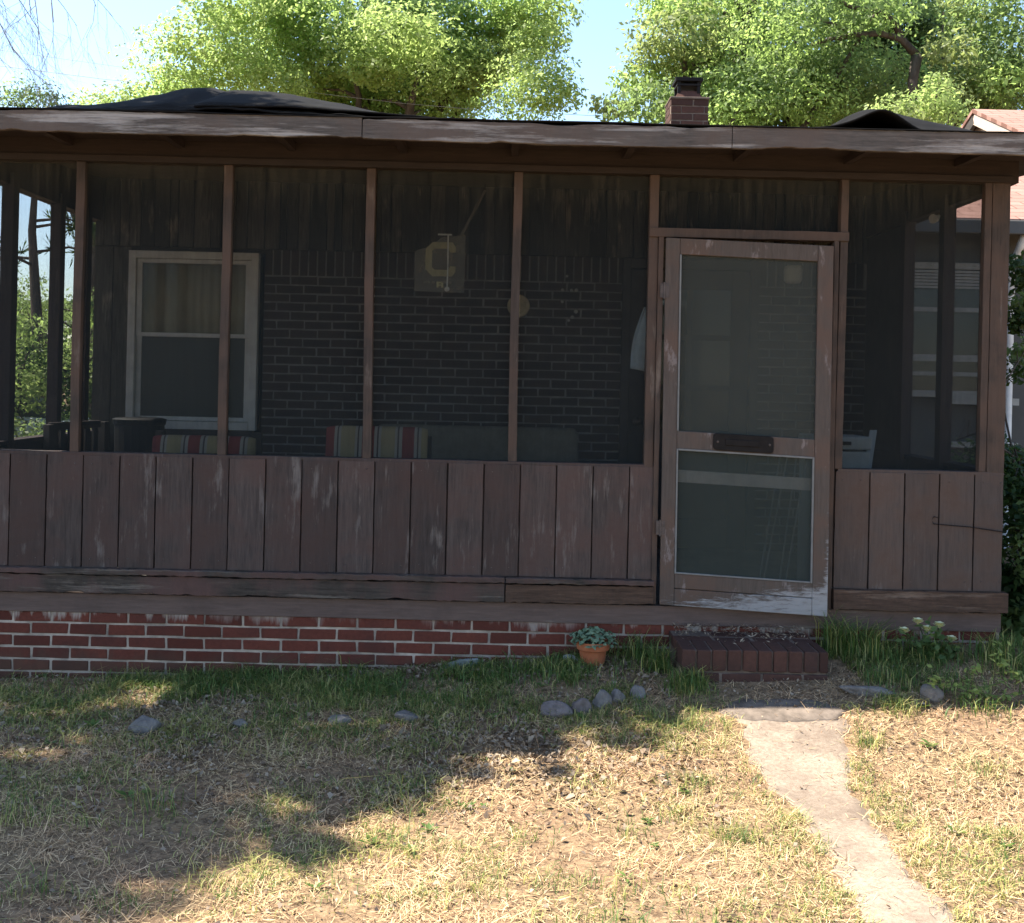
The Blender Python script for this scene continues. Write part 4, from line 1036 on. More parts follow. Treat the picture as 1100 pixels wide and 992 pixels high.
# bushes and trees seen through the left screens
for i, (px, py, Y, r, mats, lab) in enumerate(((22, 395, 12.5, .9, ['leaf_y', 'leaf_g'], 'bright green bush below the pine beyond the left porch screen'), (85, 375, 13.5, 1.1, ['leaf_m', 'leaf_d'], 'dark green bush right of the pine beyond the left porch screen'), (48, 345, 18, 1.0, ['leaf_m', 'leaf_g'], 'dark leafy tree behind the pine beyond the left porch screen'))):
    q = P(px, py, Y); cl = crown_fill((q.x, Y, q.z), (r * 1.2, r, r * .9), 14, r * .55, 70 + i) + crown_fill((q.x, Y, max(.5, q.z - r)), (r, r, r * .7), 7, r * .5, 80 + i)
    tree_mesh('bush' if i < 2 else 'small_tree', (q.x, Y, -.05), .08, (q.x, Y, q.z - .2), cl, .09, 850, [M[m_] for m_ in mats], lab, 'bush' if i < 2 else 'tree', seed=20 + i, limbs=8)
q = P(20, 470, 9.0); cl = [(q.x - 3 + k * .45, 9 + .15 * math.sin(k * 2), q.z + .02 * math.sin(k), .42) for k in range(14)] + [(q.x - 3 + k * .45, 9, q.z - .35, .45) for k in range(14)]
tree_mesh('hedge', (q.x, 9, -.05), .03, (q.x, 9, q.z - .2), cl, .09, 900, [M['leaf_m'], M['leaf_p']], 'low hedge in front of the parked car left of the porch', 'hedge', seed=31, limbs=6)
# ivy bush on the right side of the porch
cl = []
r7 = random.Random(12)
for k in range(46):
    x = 2.95 + abs(r7.gauss(.18, .22)); y = r7.uniform(-.05, 1.5); z = r7.uniform(.25, 1.22) ; cl.append((x, y, z, r7.uniform(.12, .2)))
for px, py in ((1092, 285), (1097, 300), (1096, 325), (1092, 345), (1098, 380), (1099, 345), (1095, 400), (1105, 300), (1110, 330)): q = P(px, py, 1.6); cl.append((q.x, 1.6, q.z, .09))
tree_mesh('ivy_bush', (3.2, .6, .2), .02, (3.2, .7, 1.0), cl, .06, 5200, [M['leaf_d'], M['leaf_m'], M['leaf_d']], 'dark ivy bush growing against the right corner of the porch', 'bush', seed=33, limbs=16, flat=1)
# off-frame shade tree at the left: its crown throws the shade on the yard
SUN_EL, SUN_AZ = 57.0, -79.5   # azimuth from +Y towards +X
SD = Vector((math.sin(R(SUN_AZ)) * math.cos(R(SUN_EL)), math.cos(R(SUN_AZ)) * math.cos(R(SUN_EL)), math.sin(R(SUN_EL))))
sh = []
r8 = random.Random(6)
shade = [(560, 775, .22), (600, 800, .12), (500, 800, .25), (440, 800, .28), (380, 830, .3), (300, 820, .3), (230, 830, .32), (140, 830, .3), (60, 840, .32), (0, 860, .3), (350, 880, .22), (290, 890, .24), (230, 915, .2), (170, 890, .25), (100, 890, .25), (40, 900, .25), (330, 910, .12), (400, 850, .2), (180, 930, .1), (480, 770, .3), (400, 770, .3), (300, 770, .3), (200, 775, .3), (100, 780, .3), (20, 790, .3), (-80, 800, .4), (-100, 880, .4), (-60, 930, .3), (470, 740, .3), (350, 740, .3), (230, 740, .3), (90, 745, .3), (-10, 750, .3), (640, 775, .14), (690, 795, .09), (660, 800, .06), (560, 800, .12), (250, 870, .26), (0, 930, .2), (60, 860, .3), (150, 870, .3), (110, 920, .2), (30, 950, .15), (330, 850, .3), (400, 820, .3), (470, 800, .28), (540, 790, .22), (250, 800, .3), (180, 800, .3), (-40, 860, .3), (610, 762, .2), (655, 752, .15), (560, 745, .25), (710, 770, .08), (520, 835, .1), (600, 830, .05)]
FLECK = [(gpt(a, b), c) for a, b, c in ((172, 744, .13), (75, 770, .15), (30, 815, .1), (320, 868, .08), (530, 826, .16), (245, 893, .06), (385, 772, .08), (610, 790, .07), (440, 760, .06))]
for px, py, r in shade:
    g = gpt(px, py)
    for fp, fr in FLECK: r = min(r, max(.04, (Vector((fp.x - g.x, fp.y - g.y)).length - fr * .8) / 1.22))
    tt = r8.uniform(6.2, 9.5); q = g + SD * tt; sh.append((q.x, q.y, q.z, r * 1.3))
sh += crown_fill((-8.3, -1.0, 7.5), (2.2, 2.6, 2.4), 26, .55, 90, 4.5)
tree_mesh('shade_tree', (-8.2, .2, -.1), .3, (-7.8, -.3, 5.2), sh, .09, 4200, [M['leaf_m'], M['leaf_g']], 'leafy tree beside the yard whose crown shades the grass', seed=41, limbs=16, flat=.8)
# bare branches reaching in at the top left
root = empty('bare_tree', (-8.6, 5.5, -.1), 'leafless tree whose thin grey twigs hang in at the top left', 'tree')
mb = MB(); r9 = random.Random(14); O = Vector((-8.6, 5.5, -.1))
mb.tube([(0, 0, -.2), (.1, 0, 3.5), (.5, 0, 6.2), (.9, .1, 8)], [.2, .16, .12, .07], 10); mb.build('trunk', M['bark'], root, smooth=True)
mb = MB()
def twig(p, d, l, r, depth):
    p1 = p + d * l; mid = p.lerp(p1, .5) + Vector((r9.uniform(-.06, .06), r9.uniform(-.06, .06), r9.uniform(-.03, .05))) * l
    mb.tube([p, mid, p1], [r, r * .8, r * .55], 4, cap=False)
    if depth == 0: return
    for k in range(r9.choice((2, 3, 3))):
        nd = (d + Vector((r9.uniform(-.7, .7), r9.uniform(-.7, .7), r9.uniform(-.85, .3)))).normalized()
        twig(p.lerp(p1, r9.uniform(.35, 1)), nd, l * r9.uniform(.6, .85), r * .55, depth - 1)
for (px, py) in ((-40, -40), (-10, -50), (25, -45), (-50, 0), (50, -40), (75, -50), (5, -20), (-30, 15), (35, -15), (-15, -5)):
    q = P(px, py, 5.5 + r9.uniform(-1, 1)) - O; s_ = Vector((.6, 0, 6.8)); mb.tube([s_, s_.lerp(q, .5) + Vector((0, 0, .3)), q], [.035, .018, .007], 6)
    twig(q, Vector((r9.uniform(.1, .6), r9.uniform(-.2, .2), -.75)).normalized(), .62, .006, 4)
mb.build('branches', plain('twig_bark', (.17, .15, .16), .9, .2), root)
# far woods
rg = np.random.default_rng(77); n = 60000; V = []
aa = rg.uniform(-1.25, 1.25, n); rad_ = rg.uniform(52, 66, n); hmax = 3.6 + 3.4 * fbm(aa * 14, aa * 0, 4)
p_ = np.stack([np.sin(aa) * rad_, np.cos(aa) * rad_ - 6, rg.uniform(0, 1, n) ** .7 * hmax], 1)
nn_ = unit(rg.normal(size=(n, 3)) + np.array([0, 0, .7])); tt = unit(np.cross(nn_, rg.normal(size=(n, 3)))); ln = rg.uniform(.25, .6, n)
v, f = leaf_quads(p_, nn_, tt, ln, ln * .6, .1)
tag(np_mesh('woods', v, f, M['leaf_m']), 'far line of green woods beyond the yards', 'woods', kind='stuff')

# ------------------------------------------------------------------ grass, straw and litter
def blades(x, y, h, w, lean, az, bend, mat_i):
    n = len(x); z = ground_z(x, y) - .004
    d = np.stack([np.cos(az), np.sin(az), np.zeros(n)], 1); s_ = np.stack([-np.sin(az), np.cos(az), np.zeros(n)], 1)
    b0 = np.stack([x, y, z], 1)
    m1 = b0 + d * (h * lean * .35)[:, None] + np.array([0, 0, 1]) * (h * .6)[:, None]
    tp = b0 + d * (h * (lean + bend))[:, None] + np.array([0, 0, 1]) * (h * (1 - .35 * bend))[:, None]
    w = w[:, None]
    v = np.stack([b0 - s_ * w * .5, b0 + s_ * w * .5, m1 + s_ * w * .42, m1 - s_ * w * .42, tp + s_ * w * .06, tp - s_ * w * .06], 1).reshape(-1, 3)
    i = np.arange(n)[:, None] * 6
    return v, np.concatenate([i + np.array([[0, 1, 2, 3]]), i + np.array([[3, 2, 4, 5]])], 0)
def sample(n, f, lo=(-3.9, -4.3), hi=(4.2, .0), seed=1):
    rg = np.random.default_rng(seed); out = []; got = 0
    while got < n:
        q = rg.uniform(lo, hi, (n * 2, 2)); k = f(q[:, 0], q[:, 1]); q = q[rg.uniform(0, 1, len(q)) < k]; out.append(q); got += len(q)
    return np.concatenate(out)[:n]
def clear(x, y, grow=.0):
    c = ~on_path(x, y, grow); c &= ~((x > .93) & (x < 1.73) & (y > -.49)); c &= ~((x > 1.12) & (x < 1.85) & (y > -.75) & (y < -.2))
    g = gpt(638, 719); c &= ((x - g.x) ** 2 + (y - g.y - .085) ** 2) > .075 ** 2
    return c
def green(x, y):
    nz = fbm(x * 1.7, y * 1.7, 31); nf = fbm(x * 5, y * 5, 33)
    near = np.clip((y + 1.25 + .5 * (nz - .47)) / .9, 0, 1) * np.where(x < 1.0, 1, np.clip((y + .75) / .3, 0, 1))
    far = np.clip((nz - .36) * 4, 0, 1) * .34
    return np.clip(near * np.clip((nf - .36) * 4, .06, 1) + far * np.clip((nf - .36) * 5, .08, 1), 0, 1) * clear(x, y, .02)
gq = []
M['grass_g'] = leafmat('grass_green', (.05, .105, .025), (.125, .185, .05), (.2, .3, .07), .3)
M['grass_y'] = leafmat('grass_yellow', (.27, .26, .075), (.46, .42, .16), (.45, .45, .14), .3)
t = NT('dry_straw'); c = t.ramp(t.island(), [(0, (.26, .165, .09)), (.5, (.50, .36, .19)), (1, (.72, .54, .30))])
c = t.mix(t.math('MULTIPLY', t.ramp(t.noise(1.8, 4, .6, t.coord()), [(.42, 0), (.62, 1)]), .6), c, t.mix(t.island(), (.30, .155, .085), (.62, .39, .25)))
M['straw'] = t.done(t.bsdf(c, .7, spec=.15))
M['litter'] = leafmat('dry_leaf', (.11, .07, .045), (.40, .31, .22), (.2, .12, .06), .12)
rg = np.random.default_rng(5)
q = sample(66000, green, seed=51); n = len(q)
near = np.clip((q[:, 1] + 1.0) / 1.0, 0, 1)
h = rg.gamma(3.2, .0085, n) * (.8 + .65 * near * np.clip(fbm(q[:, 0] * 4, q[:, 1] * 4, 37) * 2 - .2, .2, 1.4)) + .012
v, f = blades(q[:, 0], q[:, 1], h, rg.uniform(.0020, .0046, n), rg.uniform(.2, 1.1, n), rg.uniform(0, 6.28, n), rg.uniform(.2, .9, n), 0)
yel = .62 - .40 * near + .9 * (fbm(q[:, 0] * 2.2, q[:, 1] * 2.2, 35) - .47)
mi = np.tile((rg.uniform(0, 1, n) < yel).astype(int), 2)
V = [v]; Fc = [f]; MI = [mi]; off = len(v)
def add(v, f, m_):
    global off
    V.append(v); Fc.append(f + off); MI.append(np.asarray(m_)); off += len(v)
# taller tufts
tuf = [(1.98, -.16, .12, .22, 260), (1.84, -.12, .07, .28, 160), (2.3, -.15, .22, .12, 240), (2.66, -.25, .13, .17, 200), (2.75, -.5, .12, .16, 200), (1.73, -.32, .07, .17, 130), (1.69, -.50, .05, .13, 120), (1.55, -.52, .1, .07, 90), (.98, -.52, .07, .13, 160), (1.2, -.54, .15, .05, 90), (.88, -.28, .10, .15, 240), (.76, -.1, .1, .15, 160), (.95, -.56, .10, .10, 130), (2.0, -.5, .14, .10, 180), (2.35, -.8, .15, .08, 150), (-.05, -.3, .22, .07, 300), (-.75, -.35, .22, .075, 300), (-2.2, -.3, .3, .06, 200), (-1.5, -.35, .2, .07, 200), (.35, -.3, .25, .09, 320), (2.3, -.55, .18, .09, 180), (-.2, -.62, .12, .07, 140), (-1.05, -.75, .15, .06, 140)]
for (tx, ty, sp, hh, k) in tuf:
    x = rg.normal(tx, sp * .6, k); y = np.minimum(rg.normal(ty, sp * .45, k), -.012)
    ok = clear(x, y); x, y = x[ok], y[ok]; k = len(x)
    v, f = blades(x, y, hh * rg.uniform(.45, 1.15, k), rg.uniform(.003, .006, k), rg.uniform(.05, .5, k), rg.uniform(0, 6.28, k), rg.uniform(.1, .7, k), 0); add(v, f, np.tile((rg.uniform(0, 1, k) > .78).astype(int), 2))
# ragged edge of the path
for i in range(130):
    j_ = random.randrange(3, NPT - 1); sd_ = random.random() < .5
    x0_, y0_ = (lx[j_] - random.uniform(-.03, .05), ly[j_]) if sd_ else (rx[j_] + random.uniform(-.03, .05), ry[j_])
    k = random.randrange(6, 22); x = rg.normal(x0_, .02, k); y = np.minimum(rg.normal(y0_, .02, k), -.5)
    v, f = blades(x, y, random.uniform(.02, .05) * rg.uniform(.4, 1.2, k), rg.uniform(.002, .004, k), rg.uniform(.2, 1.2, k), rg.uniform(0, 6.28, k), rg.uniform(.1, .8, k), 0); add(v, f, np.tile((rg.uniform(0, 1, k) > .35).astype(int), 2))
# scattered tufts on the dry part, read from the photograph
for (px, py, hh, k) in ((165, 870, .13, 60), (10, 880, .1, 60), (205, 700, .1, 40), (750, 845, .06, 120), (790, 900, .06, 120), (520, 690, .1, 60), (600, 950, .05, 90), (930, 800, .07, 160), (1060, 830, .05, 120), (1080, 900, .05, 120), (680, 900, .05, 60), (420, 900, .08, 50), (300, 870, .05, 80), (660, 960, .05, 80), (740, 780, .06, 150), (800, 780, .05, 60), (510, 960, .05, 60), (855, 985, .04, 60), (30, 960, .06, 80), (120, 970, .05, 60), (960, 760, .09, 200), (900, 765, .06, 100), (700, 770, .06, 120), (560, 900, .04, 60), (438, 855, .17, 8), (725, 875, .05, 60)):
    g = gpt(px, py); x = rg.normal(g.x, .055, k); y = rg.normal(g.y, .05, k); ok = clear(x, y); x, y = x[ok], y[ok]; k = len(x)
    if k: v, f = blades(x, y, hh * rg.uniform(.4, 1.2, k), rg.uniform(.002, .004, k), rg.uniform(.1, .8, k), rg.uniform(0, 6.28, k), rg.uniform(.1, .8, k), 0); add(v, f, np.tile((rg.uniform(0, 1, k) > .55).astype(int), 2))
tag(np_mesh('grass', np.concatenate(V), np.concatenate(Fc), [M['grass_g'], M['grass_y']], mi=np.concatenate(MI)), 'short green grass and tufts growing below the porch and in the dry lawn', 'grass', kind='stuff')
# flat broad leaved weeds rooted in the lawn
wq = sample(150, lambda x, y: np.clip((fbm(x * 2, y * 2, 41) - .4) * 4, .05, 1) * clear(x, y, .05), seed=55); WV = []; WF = []; wo = 0
for x, y in wq:
    m_ = rg.integers(5, 10); a_ = np.arange(m_) * 2.4 + rg.uniform(0, 6); L_ = rg.uniform(.02, .055) * rg.uniform(.6, 1.2, m_)
    tn = unit(np.stack([np.cos(a_), np.sin(a_), rg.uniform(.1, .6, m_)], 1)); sd2 = np.stack([-np.sin(a_), np.cos(a_), np.zeros(m_)], 1); nr = np.cross(tn, sd2)
    v, f = leaf_quads(np.array([x, y, float(ground_z(x, y)) + .006]) + tn * L_[:, None] * .55, nr, tn, L_, L_ * rg.uniform(.3, .55), .15); WV.append(v); WF.append(f + wo); wo += len(v)
tag(np_mesh('weeds', np.concatenate(WV), np.concatenate(WF), M['grass_g']), 'flat broad leaved weeds scattered through the lawn', 'weeds', kind='stuff')
# dead straw lying over the lawn
def strawd(x, y): return np.where(on_path(x, y), np.where(on_path(x, y, -.05 - .08 * (fbm(x * 4, y * 4, 66) - .3)), .05, .6), 1) * ~((x > .93) & (x < 1.73) & (y > -.49)) * np.where(y > -.35, .3, 1) * np.clip((fbm(x * 4, y * 4, 61) - .27) * 2.6, .06, 1)
q = sample(160000, strawd, seed=52); n = len(q); az = rg.uniform(0, 6.28, n); el = np.abs(rg.normal(0, .35, n)); ln = rg.gamma(4, .0065, n) + .008; w = rg.uniform(.0013, .0030, n)
z = ground_z(q[:, 0], q[:, 1]) + rg.uniform(0, .010, n) + np.sin(el) * ln * .5
d = np.stack([np.cos(az) * np.cos(el), np.sin(az) * np.cos(el), np.sin(el)], 1); nn_ = unit(np.cross(d, np.stack([-np.sin(az), np.cos(az), rg.normal(0, .35, n)], 1)))
s_ = unit(np.cross(nn_, d)); c = np.stack([q[:, 0], q[:, 1], z], 1); L = (ln * .5)[:, None]; Wd = (w * .5)[:, None]
v = np.stack([c - d * L - s_ * Wd, c - d * L + s_ * Wd, c + d * L + s_ * Wd * .5, c + d * L - s_ * Wd * .5], 1).reshape(-1, 3)
tag(np_mesh('straw', v, np.arange(n * 4).reshape(-1, 4), M['straw']), 'dead straw coloured grass lying over the lawn', 'dead grass', kind='stuff')
def litd(x, y): return np.clip((fbm(x * 1.5, y * 1.5, 71) - .33) * 3, .2, 1) * np.where((y > -2.0) & (x < .9), 1, .45) * np.where(on_path(x, y), .06, 1) * ~((x > .95) & (x < 1.7) & (y > -.47))
q = sample(30000, litd, seed=53); n = len(q); nn_ = unit(rg.normal(size=(n, 3)) * .6 + np.array([0, 0, 1])); tt = unit(np.cross(nn_, rg.normal(size=(n, 3))))
ln = (rg.gamma(5, .0046, n) + .006) * np.where((q[:, 1] > -2.0) & (q[:, 0] < .9), .8, .55); p_ = np.stack([q[:, 0], q[:, 1], ground_z(q[:, 0], q[:, 1]) + rg.uniform(.004, .018, n)], 1)
v, f = leaf_quads(p_, nn_, tt, ln, ln * rg.uniform(.35, .7, n), .3)
# litter lying on the step
k = 620; x = rg.uniform(.97, 1.69, k); y = -.02 - np.abs(rg.normal(0, .12, k)); ok = y > -.46; x, y = x[ok], y[ok]; k = len(x)
nn2 = unit(rg.normal(size=(k, 3)) * .35 + np.array([0, 0, 1])); t2 = unit(np.cross(nn2, rg.normal(size=(k, 3)))); l2 = rg.uniform(.01, .038, k)
v2, f2 = leaf_quads(np.stack([x, y, np.where(y > -.46, .322 + rg.uniform(0, 1, k) * .04 * np.clip(1 + y / .25, 0, 1), .3)], 1), nn2, t2, l2, l2 * rg.uniform(.1, .4, k), .1)
tag(np_mesh('leaf_litter', np.concatenate([v, v2]), np.concatenate([f, f2 + len(v)]), M['litter']), 'dry brown fallen leaves scattered over yard and step', 'fallen leaves', kind='stuff')
# rose bush with pale flowers
q = gpt(1000, 700); rb = empty('rose_bush', (2.36, -.16, float(ground_z(2.36, -.16))), 'low rose bush with pale yellow flowers below the right hand boards', 'bush')
O = rb.location; mb = MB(); tips = []
for px, py in ((971, 679), (986, 669), (996, 677), (1009, 673), (1022, 688), (1000, 690), (980, 695), (1030, 700)):
    e_ = P(px, py, -.22) - O; mb.tube([(e_.x * .3, 0, -.03), (e_.x * .6, -.02, e_.z * .6), e_], [.004, .003, .002], 5); tips.append(e_)
mb.build('stems', M['leaf_d'], rb)
n = 150; pk = rg.integers(0, len(tips), n); kk = rg.uniform(.1, 1, (n, 1)); base_ = np.array([tips[i] for i in pk]) * np.concatenate([.3 + .7 * kk, np.ones((n, 1)), kk], 1) + rg.normal(0, .03, (n, 3))
nn_ = unit(rg.normal(size=(n, 3)) * .6 + np.array([0, -.3, 1])); tt = unit(np.cross(nn_, rg.normal(size=(n, 3)))); ln = rg.uniform(.03, .055, n)
v, f = leaf_quads(base_, nn_, tt, ln, ln * .6, .15); np_mesh('leaves', v, f, [M['leaf_m']], rb)
M['petal'] = leafmat('petal', (.85, .82, .42), (.88, .86, .6), (.5, .48, .2), .3)
for e_ in tips[:5]:
    vs = []
    for ring, (m_, rr2, hh) in enumerate(((5, .022, .0), (5, .015, .008), (4, .008, .013))):
        for k in range(m_):
            a_ = 2 * math.pi * k / m_ + ring * .5; vs.append((e_ + Vector((math.cos(a_) * rr2 * .6, math.sin(a_) * rr2 * .6, hh)), Vector((math.cos(a_) * .5, math.sin(a_) * .5, .8)), Vector((math.cos(a_), math.sin(a_), .5))))
    p_ = np.array([a for a, b, c in vs]); nr = unit(np.array([b for a, b, c in vs])); tn = unit(np.array([c for a, b, c in vs]))
    v, f = leaf_quads(p_, nr, tn, np.full(len(vs), .046), np.full(len(vs), .040), .2); np_mesh('flower', v, f, M['petal'], rb)
# sunlit trailing vine at the right
vb = empty('vine', (2.62, -.72, float(ground_z(2.62, -.72))), 'sunlit trailing vine with light green leaves at the right edge', 'vine')
O = vb.location; mb = MB(); lv = []
for pts in ([(1095, 728), (1080, 715), (1072, 706), (1076, 690)], [(1100, 725), (1060, 738), (1030, 738), (1003, 735), (1000, 728)], [(1100, 745), (1075, 748), (1050, 745), (1035, 750)], [(1040, 745), (1043, 725), (1052, 715)]):
    w = [P(x, y, -.75) - O for x, y in pts]; mb.tube(w, .0025, 5)
    for i in range(len(w) - 1):
        for k in range(7): lv.append(w[i].lerp(w[i + 1], k / 7))
mb.build('stem', M['leaf_m'], vb)
n = len(lv) * 2; p_ = np.repeat(np.array(lv), 2, 0) + rg.normal(0, .018, (n, 3)); nn_ = unit(rg.normal(size=(n, 3)) * .5 + np.array([0, -.2, 1])); tt = unit(np.cross(nn_, rg.normal(size=(n, 3)))); ln = rg.uniform(.022, .045, n)
v, f = leaf_quads(p_, nn_, tt, ln, ln * .55, .15); np_mesh('leaves', v, f, [M['leaf_y']], vb)

# ================================================================== NEIGHBOUR HOUSE
nb = empty('neighbour_house', (5.5, 4.5, 0), 'grey neighbouring house with red shingle roofs at the right edge', 'house')
O = nb.location
t = NT('red_shingles'); v_ = t.coord((1, 1, 1)); bk = t.node('ShaderNodeTexBrick'); t.l.new(v_, bk.inputs['Vector']); bk.inputs['Scale'].default_value = 1
bk.inputs['Brick Width'].default_value = .3; bk.inputs['Row Height'].default_value = .14; bk.inputs['Mortar Size'].default_value = .008
t.set(bk.inputs['Color1'], (.33, .195, .16)); t.set(bk.inputs['Color2'], (.28, .16, .13)); t.set(bk.inputs['Mortar'], (.17, .09, .07))
M['shingle'] = t.done(t.bsdf(t.mix(.5, bk.outputs['Color'], t.ramp(t.noise(40, 4, .7, v_), [(.3, (.7, .7, .7)), (.7, (1, 1, 1))]), 'MULTIPLY'), .9, bk.outputs['Fac'], .4, .01, .1))
M['nb_wall'] = plain('grey_render', (.075, .075, .072), .9, .1, 4)
M['blind'] = plain('blind_slats', (.27, .27, .25), .7, .1, 10)
M['cream'] = plain('cream_paint', (.42, .33, .27), .8, .1, 6)
def NBX(m): m.v = [(x - O.x, y - O.y, z - O.z) for x, y, z in m.v]; return m
NBX(MB().box(3.25, 9.5, 3.8, 7.0, -.1, 3.1)).build('wall', M['nb_wall'], nb)
m = MB(); m.hexa([(3.0, 3.42, 3.12), (9.7, 3.42, 3.12), (9.7, 6.2, 4.22), (3.0, 6.2, 4.22), (3.0, 3.42, 3.16), (9.7, 3.42, 3.16), (9.7, 6.2, 4.27), (3.0, 6.2, 4.27)]); NBX(m).build('roof', M['shingle'], nb)
m = MB(); m.box(3.0, 9.7, 3.36, 3.42, 3.02, 3.14); NBX(m).build('gutter', M['nb_wall'], nb, bevel=.01)
# upper gabled part
ax = 5.95
m = MB(); n0 = [(ax + .15, 6.3, 3.2), (ax + .15, 9.7, 3.2), (ax + .15, 9.7, 4.45), (ax + .15, 8.0, 5.18), (ax + .15, 6.3, 4.45)]
m.v += n0 + [(11, y, z) for x, y, z in n0]
m.f += [(0, 1, 2, 3, 4), (9, 8, 7, 6, 5), (0, 5, 6, 1), (1, 6, 7, 2), (4, 9, 5, 0), (2, 7, 8, 3), (3, 8, 9, 4)]; m.m += [0] * 7
NBX(m).build('gable_wall', M['cream'], nb)
for sy in (-1, 1):
    m = MB(); y1 = 8.0 + sy * 2.1; z1 = 5.27 - 2.1 * .435
    m.hexa([(ax, 8.0, 5.23), (11.2, 8.0, 5.23), (11.2, y1, z1 - .04), (ax, y1, z1 - .04), (ax, 8.0, 5.28), (11.2, 8.0, 5.28), (11.2, y1, z1), (ax, y1, z1)]); NBX(m).build('roof', M['shingle'], nb)
    m = MB(); m.plank((ax + .04, 8.0, 5.15), (ax + .04, y1, z1 - .12), (1, 0, 0), .05, .13, 4, .0005); NBX(m).build('bargeboard', M['cream'] if sy < 0 else M['inner_wood'], nb)
# window with blind
wx0, wx1 = 3.52, 4.42; wz0, wz1 = P(1020, 420, 3.78).z, P(1020, 290, 3.78).z
m = MB(); m.box(wx0 - .06, wx0, 3.74, 3.8, wz0, wz1); m.box(wx1, wx1 + .06, 3.74, 3.8, wz0, wz1); m.box(wx0 - .06, wx1 + .06, 3.74, 3.8, wz1, wz1 + .06); m.box(wx0 - .1, wx1 + .1, 3.70, 3.8, wz0 - .06, wz0)
wn = NBX(m).build('window', M['blind'], nb, bevel=.004)
def bar(py, h, name, mat, y0=3.75): z_ = P(1020, py, 3.76).z; NBX(MB().box(wx0, wx1, y0, 3.79, z_ - h, z_ + h)).build(name, mat, wn)
bar(333, .02, 'meeting_rail', M['blind']); bar(385, .03, 'sash_rail', M['blind']); bar(402, .018, 'sash_rail', M['blind'])
m = MB()
for k in range(6): z_ = wz1 - .02 - k * .028; m.box(wx0, wx1, 3.745, 3.75, z_ - .012, z_ + .010)
NBX(m).build('blind', M['blind'], wn)
NBX(MB().box(wx0, wx1, 3.77, 3.778, wz0, wz1)).build('pane', M['glass'], wn)
z_ = P(1040, 431, 3.7).z; NBX(MB().box(3.95, 4.6, 3.68, 3.79, z_ - .03, z_ + .03)).build('ledge', M['blind'], nb)
z_ = P(1040, 478, 3.7).z; NBX(MB().box(3.95, 4.6, 3.68, 3.79, z_ - .025, z_ + .025)).build('ledge', M['blind'], nb)
m = MB(); a = P(1089, 250, 3.6); b = P(1088, 475, 3.6); m.tube([(a.x + .03, 3.44, 3.05), (a.x + .03, 3.55, 2.92), (a.x + .03, 3.70, 2.78), (a.x + .03, 3.70, 1.9), (a.x + .03, 3.70, .25), (a.x + .03, 3.55, .12)], .034, 10); NBX(m).build('downspout', M['white'], nb, smooth=True)

# ================================================================== CAR
q = P(22, 440, 12.5); car = empty('parked_car', (q.x - .6, 12.9, -.08), 'blue grey car parked behind the low hedge left of the porch', 'car', rz=R(8))
t = NT('car_paint'); M['carp'] = t.done(t.bsdf((.42, .47, .52), .25, spec=.5, metal=.3))
def loft(m, secs, slot=0):
    n0 = len(m.v); k = len(secs[0])
    for s_ in secs: m.v += s_
    for i in range(len(secs) - 1):
        for j in range(k): j2 = (j + 1) % k; m.f.append((n0 + i * k + j, n0 + i * k + j2, n0 + (i + 1) * k + j2, n0 + (i + 1) * k + j)); m.m.append(slot)
    m.f.append(tuple(n0 + k - 1 - j for j in range(k))); m.m.append(slot); a_ = n0 + (len(secs) - 1) * k; m.f.append(tuple(a_ + j for j in range(k))); m.m.append(slot)
def ringx(x, hw_, z0, z1): return [(x, -hw_, z0), (x, hw_, z0), (x, hw_ * 1.03, (z0 + z1) / 2), (x, hw_ * .93, z1), (x, -hw_ * .93, z1), (x, -hw_ * 1.03, (z0 + z1) / 2)]
m = MB(); loft(m, [ringx(x, w_, a_, b_) for x, w_, a_, b_ in ((-2.2, .7, .35, .72), (-2.1, .82, .25, .86), (-1.2, .87, .22, .98), (.0, .88, .22, 1.0), (.9, .88, .22, .97), (1.6, .86, .22, .9), (2.05, .8, .25, .76), (2.2, .66, .35, .62))]); m.build('body', M['carp'], car, smooth=False, bevel=.04, seg=3)
m = MB(); loft(m, [ringx(x, w_, a_, b_) for x, w_, a_, b_ in ((-1.75, .72, .93, .99), (-1.1, .68, .95, 1.40), (-.1, .68, .97, 1.46), (.35, .67, .97, 1.42), (1.1, .72, .92, .98))]); m.build('cabin', M['glass_dark'], car, bevel=.02)
m = MB(); m.hexa([(-1.12, -.6, 1.41), (.37, -.6, 1.43), (.37, .6, 1.43), (-1.12, .6, 1.41), (-1.05, -.55, 1.47), (.3, -.55, 1.48), (.3, .55, 1.48), (-1.05, .55, 1.47)]); m.build('car_roof', M['carp'], car, bevel=.02)
for sx in (-1.35, 1.4):
    for sy in (-1, 1):
        m = MB(); m.lathe([(.2, -.1), (.30, -.1), (.32, -.07), (.32, .07), (.30, .1), (.2, .1)], (0, 0, 0), 20); w = m.build('wheel', plain('tyre_rubber', (.02, .02, .02), .8, .2), car, smooth=True, loc=(sx, sy * .8, .32)); w.rotation_euler = (R(90), 0, 0)
        m = MB(); m.lathe([(0, -.105), (.19, -.1), (.19, .1), (0, .105)], (0, 0, 0), 14); m.build('rim', M['alu'], w)
for sy in (-1, 1): MB().box(2.08, 2.17, sy * .55 - .14, sy * .55 + .14, .6, .7).build('headlight', M['white'], car, bevel=.02)

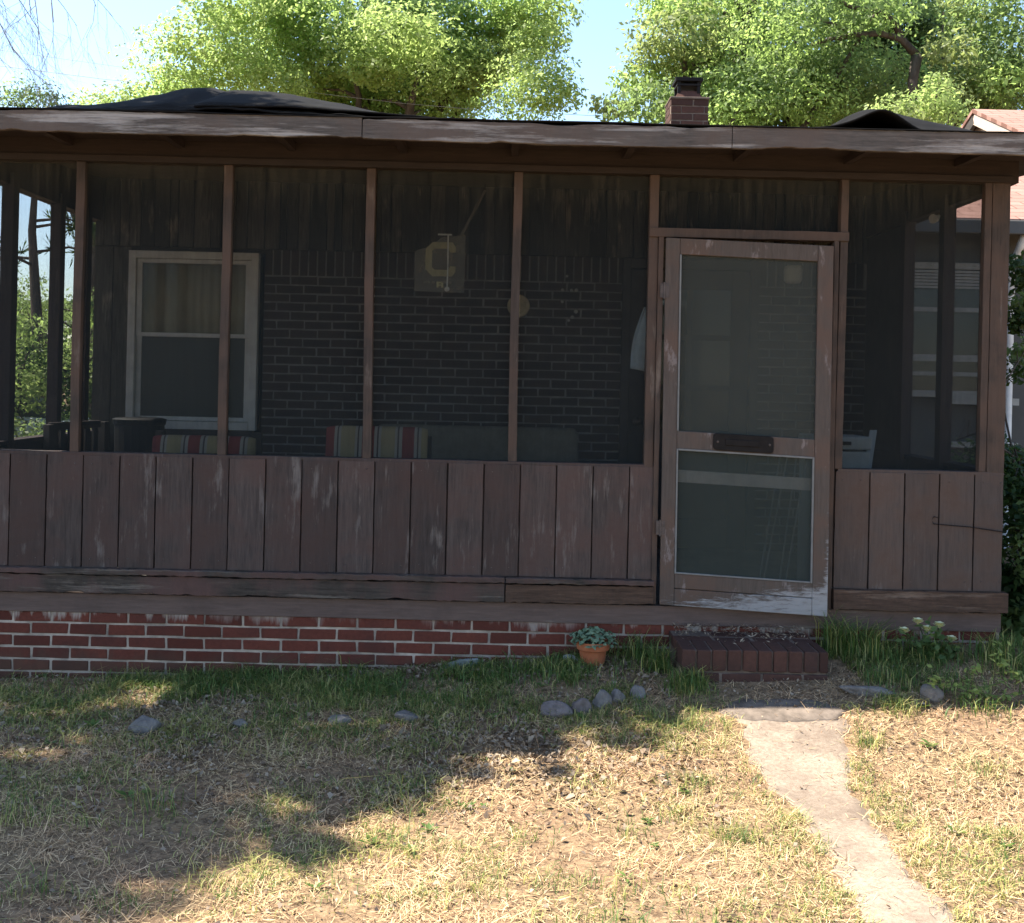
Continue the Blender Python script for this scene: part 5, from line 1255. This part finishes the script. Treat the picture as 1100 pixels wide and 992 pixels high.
# ================================================================== OVERHEAD CABLES
def cable(Y, pts, r, label):
    w = [P(x, y, Y) for x, y in pts]; m = MB(); out = []
    for i in range(len(w) - 1):
        for k in range(8): out.append(w[i].lerp(w[i + 1], k / 8))
    out.append(w[-1]); m.tube(out, r, 5); tag(m.build('cable', plain('cable_grey', (.25, .25, .26), .6, .1)), label, 'cable', 'overhead cables')
cable(25, [(-700, 20), (-300, 48), (0, 71), (110, 85), (300, 104), (420, 116), (600, 140)], .010, 'thin overhead cable crossing the sky at the left above the roof')
cable(16.2, [(-500, 0), (-100, 40), (200, 82), (370, 104), (430, 111), (500, 117), (700, 128), (850, 119), (960, 118), (1200, 112)], .0045, 'thin pale overhead cable just above the middle of the roof')

# ================================================================== CAMERA, LIGHT, WORLD
cd = bpy.data.cameras.new('camera'); cam = bpy.data.objects.new('camera', cd); COL.objects.link(cam)
cam.matrix_world = Matrix.Translation(CAM) @ ROT.to_4x4()
cd.sensor_fit = 'HORIZONTAL'; cd.sensor_width = 36; cd.lens = 36 * F / 1100
cd.shift_x = (550 - PX) / 1100; cd.shift_y = -(496 - PY) / 1100; cd.clip_end = 1500; cd.clip_start = .05
S.camera = cam
sl = bpy.data.lights.new('sun', 'SUN'); sl.energy = 5.0; sl.angle = R(.55); sl.color = (1, .93, .80)
so_ = bpy.data.objects.new('sun', sl); COL.objects.link(so_); so_.rotation_euler = SD.to_track_quat('Z', 'Y').to_euler(); so_.location = (0, 0, 30)
w = bpy.data.worlds.new('World'); S.world = w; w.use_nodes = True
nt = w.node_tree; bg = nt.nodes['Background']; sky = nt.nodes.new('ShaderNodeTexSky'); sky.sky_type = 'NISHITA'; sky.sun_disc = False
sky.sun_elevation = R(SUN_EL); sky.sun_rotation = R(SUN_AZ % 360); sky.air_density = 1.0; sky.dust_density = .35; sky.ozone_density = 1.2
nt.links.new(sky.outputs[0], bg.inputs[0]); bg.inputs[1].default_value = .10
S.view_settings.view_transform = 'Standard'; S.view_settings.look = 'None'; S.view_settings.gamma = 1; S.view_settings.exposure = 1.86
S.view_settings.use_curve_mapping = False
S.render.engine = 'CYCLES'; S.cycles.max_bounces = 8; S.cycles.transparent_max_bounces = 16; S.cycles.use_denoising = True
